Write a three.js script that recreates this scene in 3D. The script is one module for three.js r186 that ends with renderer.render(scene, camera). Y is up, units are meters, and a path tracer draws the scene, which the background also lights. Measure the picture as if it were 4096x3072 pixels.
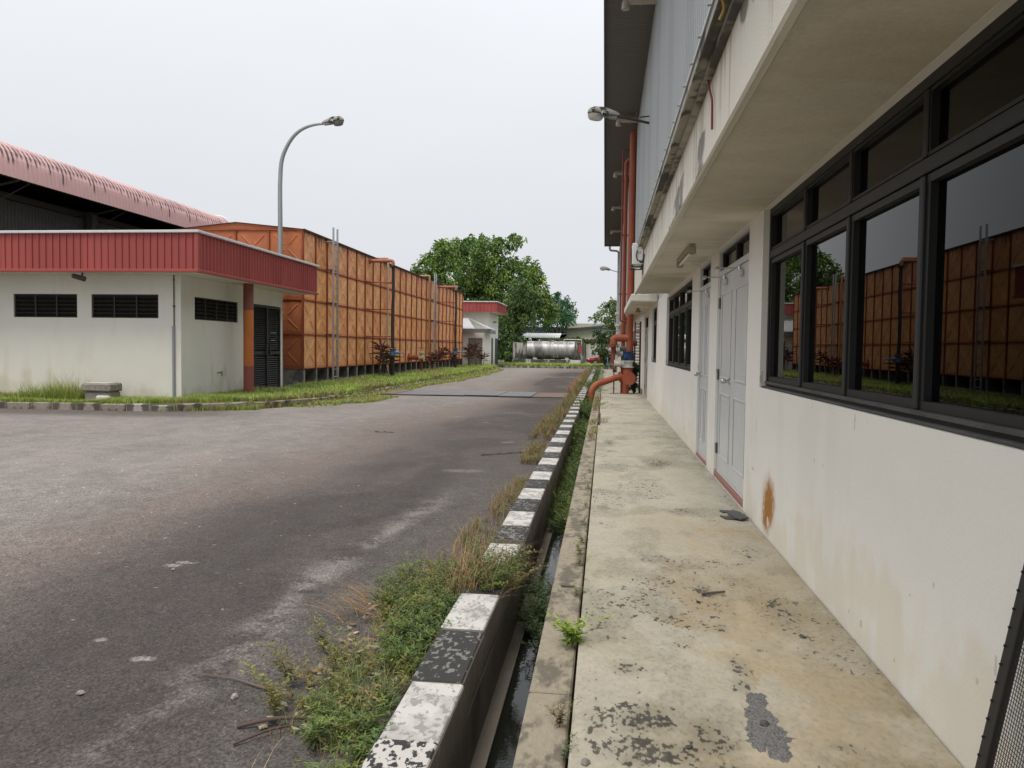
import * as THREE from 'three';
import { mergeGeometries } from 'three/addons/utils/BufferGeometryUtils.js';
import { ConvexGeometry } from 'three/addons/geometries/ConvexGeometry.js';

// ---------------------------------------------------------------- camera, sky, sun, exposure
const scene = new THREE.Scene();
const camera = new THREE.PerspectiveCamera(51.363, 4 / 3, 0.05, 2000);
camera.position.set(0, 1.45, 0);
{
  const r = new THREE.Vector3(0.99328067, 0.01236831, -0.1150675), u = new THREE.Vector3(-0.01733778, 0.99895505, -0.04228731);
  const f = new THREE.Vector3(-0.11442424, -0.04399818, -0.99245718);
  camera.quaternion.setFromRotationMatrix(new THREE.Matrix4().makeBasis(r, u, f.clone().negate()));
}
camera.updateMatrixWorld(true);
const renderer = new THREE.WebGLRenderer({ antialias: true });
renderer.setSize(1024, 768);
renderer.toneMapping = THREE.LinearToneMapping;
renderer.toneMappingExposure = 1.25;
renderer.shadowMap.enabled = true;

// ---------------------------------------------------------------- noise
const NT = new Float32Array(65536);
{ let s = 12345; for (let i = 0; i < 65536; i++) { s = (Math.imul(s, 1664525) + 1013904223) >>> 0; NT[i] = s / 4294967296; } }
const hsh = (x, y) => NT[(Math.imul(x, 7349) ^ Math.imul(y, 26173) ^ (Math.imul(x + 31 * y, 911) >>> 3)) & 65535];
function vn(x, y) {
  const xi = Math.floor(x), yi = Math.floor(y); let fx = x - xi, fy = y - yi;
  fx = fx * fx * (3 - 2 * fx); fy = fy * fy * (3 - 2 * fy);
  const a = hsh(xi, yi), b = hsh(xi + 1, yi), c = hsh(xi, yi + 1), d = hsh(xi + 1, yi + 1);
  return a + (b - a) * fx + (c - a) * fy + (a - b - c + d) * fx * fy;
}
function fbm(x, y, o = 4) { let s = 0, a = 0.5, t = 0; for (let i = 0; i < o; i++) { s += a * vn(x + i * 17.3, y - i * 9.1); t += a; a *= 0.5; x *= 2.03; y *= 2.03; } return s / t; }
const clamp = (v, a = 0, b = 1) => v < a ? a : v > b ? b : v;
const sm = (a, b, v) => { v = clamp((v - a) / (b - a)); return v * v * (3 - 2 * v); };
const lerp = (a, b, t) => a + (b - a) * t;
const gau = (x, z, cx, cz, rx, rz) => { const a = (x - cx) / rx, b = (z - cz) / rz; return Math.exp(-(a * a + b * b)); };
function RNG(seed) { let s = seed >>> 0; return () => { s = (s + 0x6D2B79F5) | 0; let t = Math.imul(s ^ (s >>> 15), 1 | s); t = (t + Math.imul(t ^ (t >>> 7), 61 | t)) ^ t; return ((t ^ (t >>> 14)) >>> 0) / 4294967296; }; }

// overcast sky: even cloud deck, made far brighter overhead to light the scene, faint cloud structure
{
  const w = 512, h = 256, d = new Float32Array(w * h * 4);
  for (let j = 0; j < h; j++) for (let i = 0; i < w; i++) {
    const el = (j + 0.5) / h * Math.PI - Math.PI / 2, az = i / w * Math.PI * 2;
    const s = Math.max(0, Math.sin(el)), cx = Math.cos(az) * Math.cos(el), cz = Math.sin(az) * Math.cos(el);
    const k = 1.5 / (0.25 + s), n = fbm(cx * k + 20, cz * k + 20, 5) - 0.5;
    let L = 0.595 + 0.18 * s + 0.75 * Math.pow(s, 2.5) + 0.09 * n * sm(0.02, 0.4, s);
    if (el < 0) L = 0.595 * (1 + 0.6 * Math.max(-1, Math.sin(el)));
    const o = (j * w + i) * 4; d[o] = L * 0.975; d[o + 1] = L * 1.0; d[o + 2] = L * 1.05; d[o + 3] = 1;
  }
  const t = new THREE.DataTexture(d, w, h, THREE.RGBAFormat, THREE.FloatType);
  t.mapping = THREE.EquirectangularReflectionMapping; t.magFilter = THREE.LinearFilter; t.minFilter = THREE.LinearFilter; t.needsUpdate = true;
  scene.background = t; scene.environment = t;
}
const sun = new THREE.DirectionalLight(0xfff3e2, 1.5);
sun.position.set(-14, 60, -2); sun.target.position.set(-4, 0, -30);
sun.castShadow = true; sun.shadow.radius = 40;
sun.shadow.mapSize.set(2048, 2048);
Object.assign(sun.shadow.camera, { left: -70, right: 70, top: 90, bottom: -90, near: 1, far: 250 });
scene.add(sun, sun.target);

// ---------------------------------------------------------------- helpers
const V = (x, y, z) => new THREE.Vector3(x, y, z);
const names = {};
function numbered(n) { const k = names[n] = (names[n] ?? -1) + 1; return k ? n + '_' + String(k).padStart(3, '0') : n; }
function ni(g) { const r = g.index ? g.toNonIndexed() : g; for (const k of Object.keys(r.attributes)) if (!['position', 'normal', 'uv', 'color'].includes(k)) r.deleteAttribute(k); return r; }
function box(x0, x1, y0, y1, z0, z1) {
  const g = new THREE.BoxGeometry(Math.abs(x1 - x0), Math.abs(y1 - y0), Math.abs(z1 - z0)); g.translate((x0 + x1) / 2, (y0 + y1) / 2, (z0 + z1) / 2); return ni(g);
}
function cbox(x0, x1, y0, y1, z0, z1, c = 0.01) {
  const p = [], cx = (x0 + x1) / 2, cy = (y0 + y1) / 2, cz = (z0 + z1) / 2, a = Math.abs(x1 - x0) / 2, b = Math.abs(y1 - y0) / 2, d = Math.abs(z1 - z0) / 2;
  for (const i of [-1, 1]) for (const j of [-1, 1]) for (const k of [-1, 1]) {
    p.push(V(cx + i * a, cy + j * (b - c), cz + k * (d - c)), V(cx + i * (a - c), cy + j * b, cz + k * (d - c)), V(cx + i * (a - c), cy + j * (b - c), cz + k * d));
  }
  return ni(new ConvexGeometry(p));
}
const UP = V(0, 1, 0);
function cyl(p0, p1, r0, r1 = r0, seg = 14, open = false) {
  const a = V(...p0), b = V(...p1), d = b.clone().sub(a), L = d.length();
  const g = new THREE.CylinderGeometry(r1, r0, L, seg, 1, open);
  g.applyQuaternion(new THREE.Quaternion().setFromUnitVectors(UP, d.normalize())); g.translate((a.x + b.x) / 2, (a.y + b.y) / 2, (a.z + b.z) / 2); return ni(g);
}
function sph(c, rx, ry = rx, rz = rx, ws = 14, hs = 10, th0 = 0, th1 = Math.PI) {
  const g = new THREE.SphereGeometry(1, ws, hs, 0, Math.PI * 2, th0, th1); g.scale(rx, ry, rz); g.translate(...c); return ni(g);
}
function torus(c, R, r, axis = 'y', seg = 24) {
  const g = new THREE.TorusGeometry(R, r, 6, seg); if (axis === 'y') g.rotateX(Math.PI / 2); if (axis === 'x') g.rotateY(Math.PI / 2); g.translate(...c); return ni(g);
}
// pipe along a polyline with rounded bends
function pipe(pts, r, bend = 0.15, radial = 12) {
  const P = pts.map(p => V(...p)), cp = new THREE.CurvePath(); let last = P[0];
  for (let i = 1; i < P.length; i++) {
    if (i === P.length - 1) { cp.add(new THREE.LineCurve3(last, P[i])); break; }
    const d0 = P[i].clone().sub(P[i - 1]), d1 = P[i + 1].clone().sub(P[i]); const b = Math.min(bend, d0.length() * 0.49, d1.length() * 0.49);
    const a = P[i].clone().sub(d0.normalize().multiplyScalar(b)), c = P[i].clone().add(d1.normalize().multiplyScalar(b));
    cp.add(new THREE.LineCurve3(last, a)); cp.add(new THREE.QuadraticBezierCurve3(a, P[i].clone(), c)); last = c;
  }
  const q = []; for (const cu of cp.curves) { const n = cu.isLineCurve3 ? 1 : 7; for (let i = 0; i < n; i++) q.push(cu.getPoint(i / n)); } q.push(P[P.length - 1].clone());
  const pos = [], nor = []; let N = null; const rings = [];
  for (let i = 0; i < q.length; i++) {
    const t = q[Math.min(i + 1, q.length - 1)].clone().sub(q[Math.max(i - 1, 0)]).normalize();
    if (!N) { N = Math.abs(t.y) < 0.9 ? V(0, 1, 0) : V(1, 0, 0); } N = N.clone().sub(t.clone().multiplyScalar(N.dot(t))).normalize();
    const B = t.clone().cross(N), ring = []; const rr = typeof r === 'function' ? r(i / (q.length - 1)) : r;
    for (let k = 0; k <= radial; k++) { const a = k / radial * Math.PI * 2, n = N.clone().multiplyScalar(Math.cos(a)).add(B.clone().multiplyScalar(Math.sin(a))); ring.push([q[i].clone().add(n.clone().multiplyScalar(rr)), n]); }
    rings.push(ring);
  }
  const tri = (a, b, c) => { for (const v of [a, b, c]) { pos.push(v[0].x, v[0].y, v[0].z); nor.push(v[1].x, v[1].y, v[1].z); } };
  for (let i = 0; i + 1 < rings.length; i++) for (let k = 0; k < radial; k++) { const a = rings[i][k], b = rings[i][k + 1], c = rings[i + 1][k], d = rings[i + 1][k + 1]; tri(a, b, c); tri(b, d, c); }
  for (const [i, s] of [[0, -1], [q.length - 1, 1]]) { const t = q[Math.min(i + 1, q.length - 1)].clone().sub(q[Math.max(i - 1, 0)]).normalize().multiplyScalar(s); for (let k = 0; k < radial; k++) { const A = rings[i][k][0], B = rings[i][k + 1][0]; const v = [[q[i], t], [A, t], [B, t]]; s > 0 ? tri(v[0], v[1], v[2]) : tri(v[0], v[2], v[1]); } }
  const g = new THREE.BufferGeometry(); g.setAttribute('position', new THREE.Float32BufferAttribute(pos, 3)); g.setAttribute('normal', new THREE.Float32BufferAttribute(nor, 3)); return g;
}
// grid of points -> flat faces
function grid(nu, nv, f, uvf) {
  const pos = [], uv = [];
  for (let i = 0; i < nu; i++) for (let j = 0; j < nv; j++) {
    const q = [[i, j], [i + 1, j], [i + 1, j + 1], [i, j], [i + 1, j + 1], [i, j + 1]];
    for (const [a, b] of q) { const p = f(a, b); pos.push(p[0], p[1], p[2]); if (uvf) { const t = uvf(a, b); uv.push(t[0], t[1]); } }
  }
  const g = new THREE.BufferGeometry(); g.setAttribute('position', new THREE.Float32BufferAttribute(pos, 3)); if (uvf) g.setAttribute('uv', new THREE.Float32BufferAttribute(uv, 2)); g.computeVertexNormals(); return g;
}
function metreUV(g) {
  const p = g.attributes.position, n = g.attributes.normal, uv = new Float32Array(p.count * 2);
  for (let i = 0; i < p.count; i += 3) {
    const ax = Math.abs(n.getX(i) + n.getX(i + 1) + n.getX(i + 2)), ay = Math.abs(n.getY(i) + n.getY(i + 1) + n.getY(i + 2)), az = Math.abs(n.getZ(i) + n.getZ(i + 1) + n.getZ(i + 2));
    for (let k = i; k < i + 3; k++) {
      const x = p.getX(k), y = p.getY(k), z = p.getZ(k);
      if (ay >= ax && ay >= az) { uv[k * 2] = x; uv[k * 2 + 1] = -z; } else if (ax >= az) { uv[k * 2] = -z; uv[k * 2 + 1] = y; } else { uv[k * 2] = x; uv[k * 2 + 1] = y; }
    }
  }
  g.setAttribute('uv', new THREE.BufferAttribute(uv, 2)); return g;
}
function merge(gs, ownUV) {
  gs = Array.isArray(gs) ? gs : [gs]; gs = gs.map(g => { g = ni(g); if (!g.attributes.normal) g.computeVertexNormals(); if (!ownUV && g.attributes.uv) g.deleteAttribute('uv'); return g; });
  const g = gs.length > 1 ? mergeGeometries(gs, false) : gs[0]; return ownUV ? g : metreUV(g);
}
function mesh(name, gs, mat, parent, ownUV) {
  const m = new THREE.Mesh(merge(gs, ownUV), mat); m.name = parent ? name : numbered(name); m.castShadow = m.receiveShadow = true; (parent ?? scene).add(m); return m;
}
function copyMesh(m, parent, x = 0, y = 0, z = 0, mat) { const c = new THREE.Mesh(m.isMesh ? m.geometry : m, mat ?? m.material); c.name = m.name; c.position.set(x, y, z); c.castShadow = c.receiveShadow = true; parent.add(c); return c; }
function tag(o, label, category, group) { o.userData.label = label; o.userData.category = category; if (group) o.userData.group = group; return o; }
function thing(name, label, category, group) { const o = new THREE.Group(); o.name = numbered(name); scene.add(o); return tag(o, label, category, group); }
function part(name, parent) { const o = new THREE.Group(); o.name = name; parent.add(o); return o; }
function struct(name) { const o = new THREE.Group(); o.name = numbered(name); o.userData.kind = 'structure'; scene.add(o); return o; }
function stuff(o) { o.userData.kind = 'stuff'; return o; }

// ---------------------------------------------------------------- textures and materials (values are linear base colours)
const S8 = new Uint8Array(4097); for (let i = 0; i <= 4096; i++) { const c = i / 4096; S8[i] = Math.round(255 * (c <= 0.0031308 ? 12.92 * c : 1.055 * Math.pow(c, 1 / 2.4) - 0.055)); }
const s8 = c => S8[c <= 0 ? 0 : c >= 1 ? 4096 : (c * 4096) | 0];
// map over [u0,u1]x[v0,v1] in metres
function cmap(w, h, u0, u1, v0, v1, fn, wrap) {
  const d = new Uint8Array(w * h * 4), o = [0, 0, 0];
  for (let j = 0; j < h; j++) for (let i = 0; i < w; i++) { fn(u0 + (u1 - u0) * (i + 0.5) / w, v0 + (v1 - v0) * (j + 0.5) / h, o, i, j); const k = (j * w + i) * 4; d[k] = s8(o[0]); d[k + 1] = s8(o[1]); d[k + 2] = s8(o[2]); d[k + 3] = 255; }
  const t = new THREE.DataTexture(d, w, h); t.colorSpace = THREE.SRGBColorSpace; t.magFilter = THREE.LinearFilter; t.minFilter = THREE.LinearFilter;
  t.wrapS = t.wrapT = wrap ? THREE.MirroredRepeatWrapping : THREE.ClampToEdgeWrapping;
  t.repeat.set(1 / (u1 - u0), 1 / (v1 - v0)); t.offset.set(-u0 / (u1 - u0), -v0 / (v1 - v0)); t.needsUpdate = true; return t;
}
function gmap(w, h, mw, mh, fn) {   // grey map for bump / roughness, mirrored repeat
  const d = new Uint8Array(w * h * 4);
  for (let j = 0; j < h; j++) for (let i = 0; i < w; i++) { const v = clamp(fn(mw * (i + 0.5) / w, mh * (j + 0.5) / h)) * 255; const k = (j * w + i) * 4; d[k] = d[k + 1] = d[k + 2] = v; d[k + 3] = 255; }
  const t = new THREE.DataTexture(d, w, h); t.magFilter = THREE.LinearFilter; t.minFilter = THREE.LinearFilter; t.wrapS = t.wrapT = THREE.MirroredRepeatWrapping; t.repeat.set(1 / mw, 1 / mh); t.needsUpdate = true; return t;
}
const lin = (r, g, b) => new THREE.Color().setRGB(r, g, b);
function std(c, rough = 0.8, extra = {}) { return new THREE.MeshStandardMaterial({ color: Array.isArray(c) ? lin(...c) : c, roughness: rough, ...extra }); }
// mottled surface: base colour with noise of amount a at scale s metres, dirt colour patches
const motCache = new Map();
function mottled(c, dirt, { size = 2.4, px = 320, a = 0.16, scale = 6, dirtAmt = 0.5, thr = 0.58, rough = 0.8, streak = 1, bump, bumpScale = 0.002, extra = {}, seed = 0, fleck = 0 } = {}) {
  // alike surfaces share one neutral grain map and take their own colour
  const ratio = Math.round(4 * (dirt[0] + dirt[1] + dirt[2]) / (c[0] + c[1] + c[2])) / 4, own = !!bump || seed;
  a = Math.round(a / 0.1) * 0.1 || 0.05; const key = own ? null : [ratio, Math.round(size), Math.round(scale / 3), a.toFixed(1), dirtAmt > 0.55 ? 1 : 0, Math.round(thr * 10), streak > 1.4 ? 2.5 : streak < 1 ? 0.5 : 1, fleck].join();
  let t = key && motCache.get(key); const C = own ? c : [0.8, 0.8, 0.8], Dd = own ? dirt : [0, 1, 2].map(() => 0.8 * ratio);
  if (!t) {
    t = cmap(px, px, 0, size, 0, size, (u, v, o, i, j) => {
      const n = fbm(u * scale + seed, v * scale / streak + seed, 5), m = fbm(u * scale * 0.45 + 40 + seed, v * scale * 0.45 / streak - seed, 4), f = hsh(i + seed * 7, j) - 0.5;
      const k = 1 + (n - 0.5) * 2 * a + f * a * 0.6; let q = sm(thr, thr + 0.14, m * 0.7 + n * 0.3) * dirtAmt; if (fleck && vn(u * 90 + seed, v * 90) > 1 - fleck) q = Math.max(q, 0.8);
      for (let c_ = 0; c_ < 3; c_++) o[c_] = lerp(C[c_] * k, Dd[c_] * k, q);
    }, true);
    if (key) motCache.set(key, t);
  }
  const e = { ...extra }; if (bump) { e.bumpMap = bump; e.bumpScale = bumpScale; }
  return new THREE.MeshStandardMaterial({ map: t, color: own ? lin(1, 1, 1) : lin(c[0] / 0.8, c[1] / 0.8, c[2] / 0.8), roughness: rough, ...e });
}
const bumpFine = gmap(512, 512, 1.0, 1.0, (u, v) => 0.5 * fbm(u * 60, v * 60, 3) + 0.5 * fbm(u * 14, v * 14, 4));
const bumpPlaster = gmap(512, 512, 1.4, 1.4, (u, v) => 0.35 * vn(u * 160, v * 160) + 0.65 * fbm(u * 7, v * 7, 5));
const bumpAsphalt = gmap(1024, 1024, 1.6, 1.6, (u, v) => { const a = vn(u * 95, v * 95), b = vn(u * 190 + 5, v * 190); return clamp(0.55 * Math.pow(a, 0.7) + 0.3 * b + 0.15 * fbm(u * 8, v * 8, 3)); });
// ---------------------------------------------------------------- ground, road, walkway, drain, kerbs
const RY = -0.10;                       // road level; walkway top is 0
function asphalt(x, z, o, i, j, cell) {
  const d = -z;
  const n1 = fbm(x * 0.35 + 11, z * 0.16 + 3, 4) - 0.5, n2 = fbm(x * 1.3, z * 0.7, 4) - 0.5, n3 = fbm(x * 5.1 + 9, z * 4.3, 4) - 0.5;
  // edge of the dark, often wet strip beside the drain
  let e = d < 6 ? -3.25 : d < 14 ? lerp(-3.3, -3.75, (d - 6) / 8) : d < 24 ? lerp(-3.75, -2.3, (d - 14) / 10) : lerp(-2.3, -3.0, clamp((d - 24) / 14));
  const xx = x + n1 * 1.5 + n2 * 0.5;
  let dark = sm(e - 0.7, e + 0.8, xx + n3 * 0.7) * (0.72 + 0.28 * sm(-0.12, 0.12, n2 + n1)), br = sm(e - 2.1, e - 0.4, xx + n2 * 1.1);
  if (d > 27) { dark *= 0.35 + 0.65 * sm(0.46, 0.56, fbm(x * 0.55 + 4, z * 0.13, 3) + 0.1 * n3); }
  if (d > 31 && d < 47) dark = Math.max(dark, 0.9 * sm(-3.2, -3.05, x + 0.25 * n2) * sm(33.5, 34.2, d + n2) * (1 - sm(43, 44.5, d)));
  let r = 0.214, g = 0.190, b = 0.174;
  r = lerp(r, 0.150, br * 0.85); g = lerp(g, 0.117, br * 0.85); b = lerp(b, 0.101, br * 0.85);
  r = lerp(r, 0.059, dark); g = lerp(g, 0.0495, dark); b = lerp(b, 0.0465, dark);
  // dark band along the kerb of the forecourt
  const fb = sm(15.6, 16.6, d + n1 * 1.2) * (1 - sm(17.6, 18.4, d)) * sm(-7.0, -10, x) * 0.75; r = lerp(r, 0.085, fb); g = lerp(g, 0.07, fb); b = lerp(b, 0.064, fb);
  // grey gravel margin next to the drain and the washed grit line
  const mg = sm(-1.95, -1.45, x + n2 * 0.35) * (1 - sm(9, 13, d)) * 0.8; r = lerp(r, 0.098, mg); g = lerp(g, 0.089, mg); b = lerp(b, 0.082, mg);
  const sx = -1.86 + 0.1 * (vn(d * 0.8, 3) - 0.5) + sm(5, 8.5, d) * 0.22; let st = Math.exp(-Math.pow((x - sx) / (0.06 + 0.10 * vn(d * 1.7, 8) + 0.05 * n3), 2)) * (1 - sm(7.4, 8.6, d));
  st *= sm(0.35, 0.85, n3 * 1.6 + 0.45 + 0.4 * vn(x * 40, z * 40)) * (0.62 + 0.38 * sm(0.32, 0.5, vn(d * 0.62 + 1.9, 1)));
  r = lerp(r, 0.22, st * 0.75); g = lerp(g, 0.203, st * 0.75); b = lerp(b, 0.19, st * 0.75);
  // pale scraped spots
  for (const [cx, cz, a, c] of SPOTS) { const q = gau(x, z, cx, cz, a, c); if (q > 0.02) { const w = sm(0.30, 0.75, q * (0.55 + n3 * 1.5 + 0.6 * vn(x * 60, z * 60))) * (d > 8 ? 0.3 : 0.75); r = lerp(r, 0.28, w); g = lerp(g, 0.262, w); b = lerp(b, 0.246, w); } }
  let k = 1 + n2 * 0.35 + n3 * 0.38 + (fbm(x * 17, z * 15, 3) - 0.5) * (d < 9 ? 0.4 : 0.18);
  const gr = vn(x * 110, z * 110), g2 = hsh((x * 300) | 0, (z * 300) | 0);
  k *= 1 + (gr - 0.5) * 1.05 * cell + (g2 - 0.5) * (0.15 + 0.35 * cell);
  if (hsh((x * 130) | 0, (z * 130) | 0) > 0.988) k *= d < 6 ? 2.1 : 1.4; if (hsh(((x + 50) * 41) | 0, (z * 41) | 0) > 0.9985) k *= 2.6;
  o[0] = r * k; o[1] = g * k; o[2] = b * k;
}
const SPOTS = [[-3.0, -5.24, 0.1, 0.05], [-2.93, -5.33, 0.1, 0.045], [-2.245, -3.64, 0.08, 0.05], [-2.6, -3.85, 0.04, 0.03], [-5.1, -10.1, 0.14, 0.05], [-2.5, -16.5, 0.2, 0.12], [-1.9, -15.9, 0.12, 0.08], [-1.75, -9.9, 0.3, 0.16], [-1.6, -13.1, 0.16, 0.12], [-3.3, -17.8, 0.3, 0.1], [-2.1, -19.2, 0.6, 0.1]];
const road = struct('road');
function sheet(name, parent, x0, x1, z0, z1, y, mat) { const g = new THREE.PlaneGeometry(x1 - x0, z0 - z1); g.rotateX(-Math.PI / 2); g.translate((x0 + x1) / 2, y, (z0 + z1) / 2); return mesh(name, g, mat, parent); }
const roadMat = (w, h, x0, x1, z0, z1, cell) => new THREE.MeshStandardMaterial({ map: cmap(w, h, x0, x1, -z0, -z1, (u, v, o, i, j) => asphalt(u, -v, o, i, j, cell)), roughness: 0.88, bumpMap: bumpAsphalt, bumpScale: 0.009 });
sheet('asphalt_sheet', road, -8.2, -0.80, 3, -8.2, RY, roadMat(2048, 2048, -8.2, -0.80, 3, -8.2, 1));
sheet('asphalt_sheet', road, -16.4, -0.80, -8.2, -24.2, RY, roadMat(1536, 1536, -16.4, -0.80, -8.2, -24.2, 0.7));
sheet('asphalt_sheet', road, -9.4, -0.80, -24.2, -65.4, RY, roadMat(768, 1536, -9.4, -0.80, -24.2, -65.4, 0.4));
const roadFarMat = roadMat(512, 512, -48, -8.2, 10, -24.2, 0.3);
sheet('asphalt_sheet', road, -48, -8.2, 3, -8.2, RY, roadFarMat); sheet('asphalt_sheet', road, -48, -16.4, -8.2, -24.2, RY, roadFarMat); sheet('asphalt_sheet', road, -48, -0.80, 14, 3, RY, roadFarMat);
sheet('asphalt_sheet', road, -0.80, 14, -60.6, -65.4, RY, mottled([0.2, 0.18, 0.165], [0.12, 0.1, 0.09], { a: 0.25, size: 6, rough: 0.9 }));
{ // raised crack lips in the asphalt
  const m = std([0.035, 0.03, 0.028], 0.95);
  const lip = (pts, w, h) => grid(pts.length - 1, 2, (i, j) => [pts[i][0], RY + (j === 1 ? h * (0.4 + 0.6 * hsh(i, 5)) : 0.001), pts[i][1] + (j - 1) * w * (0.5 + hsh(i, 9))]);
  const a = []; for (let i = 0; i <= 16; i++) a.push([-1.75 + i * 0.047, -11.42 - 0.035 * i + 0.03 * vn(i * 0.7, 2)]);
  mesh('crack_lip', lip(a, 0.06, 0.02), m, road);
  const b = []; for (let i = 0; i <= 10; i++) b.push([-4.14 + i * 0.036, -14.15 + 0.05 * (vn(i * 0.6, 7) - 0.5)]); mesh('crack_lip', lip(b, 0.02, 0.02), m, road);
}
{ // ground to the horizon, open where the drain and walkway lie
  const s = new THREE.Shape([[-700, -700], [700, -700], [700, 700], [-700, 700]].map(p => new THREE.Vector2(...p)));
  s.holes.push(new THREE.Path([[-0.80, -3.2], [1.3, -3.2], [1.3, 60.6], [-0.80, 60.6]].map(p => new THREE.Vector2(...p))));
  const g = new THREE.ShapeGeometry(s); g.rotateX(-Math.PI / 2); g.translate(0, RY - 0.006, 0);
  mesh('ground', g, mottled([0.075, 0.09, 0.04], [0.12, 0.10, 0.06], { size: 9, scale: 1.5, a: 0.3, rough: 1 })).userData.kind = 'structure';
}
const mConcreteDark = mottled([0.21, 0.19, 0.16], [0.07, 0.066, 0.05], { a: 0.3, dirtAmt: 0.8, thr: 0.46, streak: 2.5, rough: 0.95, bump: bumpPlaster, bumpScale: 0.006 });
// walkway slabs
function walk(x, z, o, i, j) {
  const d = -z, n1 = fbm(x * 2.1 + 5, d * 1.5, 5), n2 = fbm(x * 9 + 2, d * 7, 4), n3 = vn(x * 60, d * 45), n4 = fbm(x * 26 + 7, d * 21, 3);
  let r = 0.415, g = 0.38, b = 0.295;
  const wet = sm(0.3, 0.65, n1); r = lerp(r, 0.46, wet); g = lerp(g, 0.43, wet); b = lerp(b, 0.35, wet);
  // ochre silt over the wall side
  let oc = sm(0.42, 0.72, x + (n1 - 0.5) * 0.9 + (n2 - 0.5) * 0.3) * (1 - sm(5.2, 7.4, d + n1)) * 0.75 + gau(x, d, 0.9, 6.6, 0.45, 0.5) * 0.7 * n2 * 1.6 + gau(x, d, 0.35, 2.9, 0.18, 0.2) * 0.4; oc = clamp(oc * (0.55 + n2 * 0.8));
  oc *= 0.85; r = lerp(r, 0.355, oc); g = lerp(g, 0.275, oc); b = lerp(b, 0.155, oc);
  const pale = sm(0.42, 0.72, fbm(x * 5 + 31, d * 5, 5)) * sm(0.3, 1.0, x) * (1 - sm(4, 6, d)) * (0.25 + 0.5 * n4); r = lerp(r, 0.50, pale); g = lerp(g, 0.46, pale); b = lerp(b, 0.37, pale);
  const n5 = fbm(x * 70 + 3, d * 44, 3);
  // black algae flakes
  let al = 0;
  for (const [cx, cz, rx, rz, s] of ALG) al = Math.max(al, s * gau(x, d, cx, cz, rx, rz));
  al = Math.max(al, 0.42 * sm(0.48, 0.62, n1));
  const T = lerp(0.80, 0.45, clamp(al * (0.6 + 0.95 * n2))); const fl = sm(T, T + 0.05, n5 * 0.62 + n4 * 0.38); const q = fl * (0.62 + 0.3 * n4); r = lerp(r, 0.050, q); g = lerp(g, 0.046, q); b = lerp(b, 0.042, q);
  const fl2 = clamp(sm(0.2, 0.9, al * 0.8 + n2 * 0.4) * 0.30 + sm(0.5, 0.66, fbm(x * 3.3 + 70, d * 2.2, 5)) * (0.08 + 0.22 * n5) + sm(0.58, 0.64, n5) * 0.10); r *= 1 - fl2 * 0.9; g *= 1 - fl2 * 0.92; b *= 1 - fl2;
  // broken-away screed
  let pt = 0; for (const [cx, cz, rx, rz] of PATCH) pt = Math.max(pt, gau(x, d, cx, cz, rx, rz)); pt = sm(0.37, 0.40, pt + (n4 - 0.5) * 0.55 + (n2 - 0.5) * 0.3 + (n5 - 0.5) * 0.35);
  const pv = 0.135 + 0.10 * (vn(x * 240, d * 150) - 0.5) + 0.15 * (hsh(i, j) - 0.5) + 0.06 * (n4 - 0.5); r = lerp(r, pv, pt); g = lerp(g, pv * 0.98, pt); b = lerp(b, pv * 0.96, pt);
  const k = 1 + (n2 - 0.5) * 0.22 + (n3 - 0.5) * 0.12 + (hsh(i + 9, j) - 0.5) * 0.07; o[0] = r * k; o[1] = g * k; o[2] = b * k;
}
const ALG = [[0.16, 3.13, 0.16, 0.16, 0.95], [0.16, 2.87, 0.2, 0.13, 1], [0.0, 3.08, 0.05, 0.2, 0.9], [0.125, 3.62, 0.1, 0.09, 0.85], [0.19, 4.55, 0.22, 0.3, 0.72], [1.01, 4.53, 0.14, 0.4, 0.72], [0.63, 4.25, 0.05, 0.1, 0.8], [0.64, 3.7, 0.05, 0.14, 0.85], [0.62, 3.5, 0.05, 0.1, 0.9], [0.4, 3.05, 0.1, 0.12, 0.8], [0.42, 2.95, 0.12, 0.1, 0.8], [0.0, 4.2, 0.1, 0.3, 0.6], [0.7, 10.4, 0.22, 0.5, 0.78], [0.1, 12.6, 0.12, 0.5, 0.75], [0.1, 11.5, 0.1, 0.2, 0.72], [0.75, 7.3, 0.18, 0.16, 0.68], [0.02, 7.4, 0.08, 0.3, 0.65], [0.62, 4.9, 0.1, 0.3, 0.75], [0.4, 5.0, 0.3, 0.3, 0.55], [0.35, 16, 0.3, 0.3, 0.6], [0.9, 3.0, 0.08, 0.05, 0.8], [0.5, 2.75, 0.3, 0.08, 0.8]];
const PATCH = [[0.655, 3.36, 0.05, 0.09], [0.64, 3.2, 0.06, 0.13], [0.64, 3.05, 0.085, 0.13], [0.66, 2.95, 0.05, 0.08]];
const walkway = struct('walkway');
{
  const mk = (w, h, z0, z1) => new THREE.MeshStandardMaterial({ map: cmap(w, h, -0.102, 1.3, -z0, -z1, (u, v, o, i, j) => walk(u, -v, o, i, j)), roughness: 0.85, bumpMap: bumpPlaster, bumpScale: 0.003 });
  const near = mk(768, 2048, 2.5, -8.2), mid = mk(512, 1024, -8.2, -27), far = mottled([0.36, 0.33, 0.26], [0.1, 0.1, 0.07], { a: 0.2, dirtAmt: 0.6, thr: 0.5 });
  const slab = (z0, z1, m, y = 0, x0 = -0.102) => mesh('slab', cbox(x0, 1.281, -0.12, y, z0, z1, 0.006), m, walkway);
  slab(2.5, -8.197, near); slab(-8.203, -15.48, mid); slab(-15.49, -18.73, mid, -0.004, -0.06); slab(-18.742, -26.9, mid, -0.012, -0.09);
  slab(-26.92, -34, far, -0.05); slab(-34.03, -42, far, -0.055); slab(-42.03, -51, far, -0.05); slab(-51.03, -60.5, far, -0.055);
}
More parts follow.
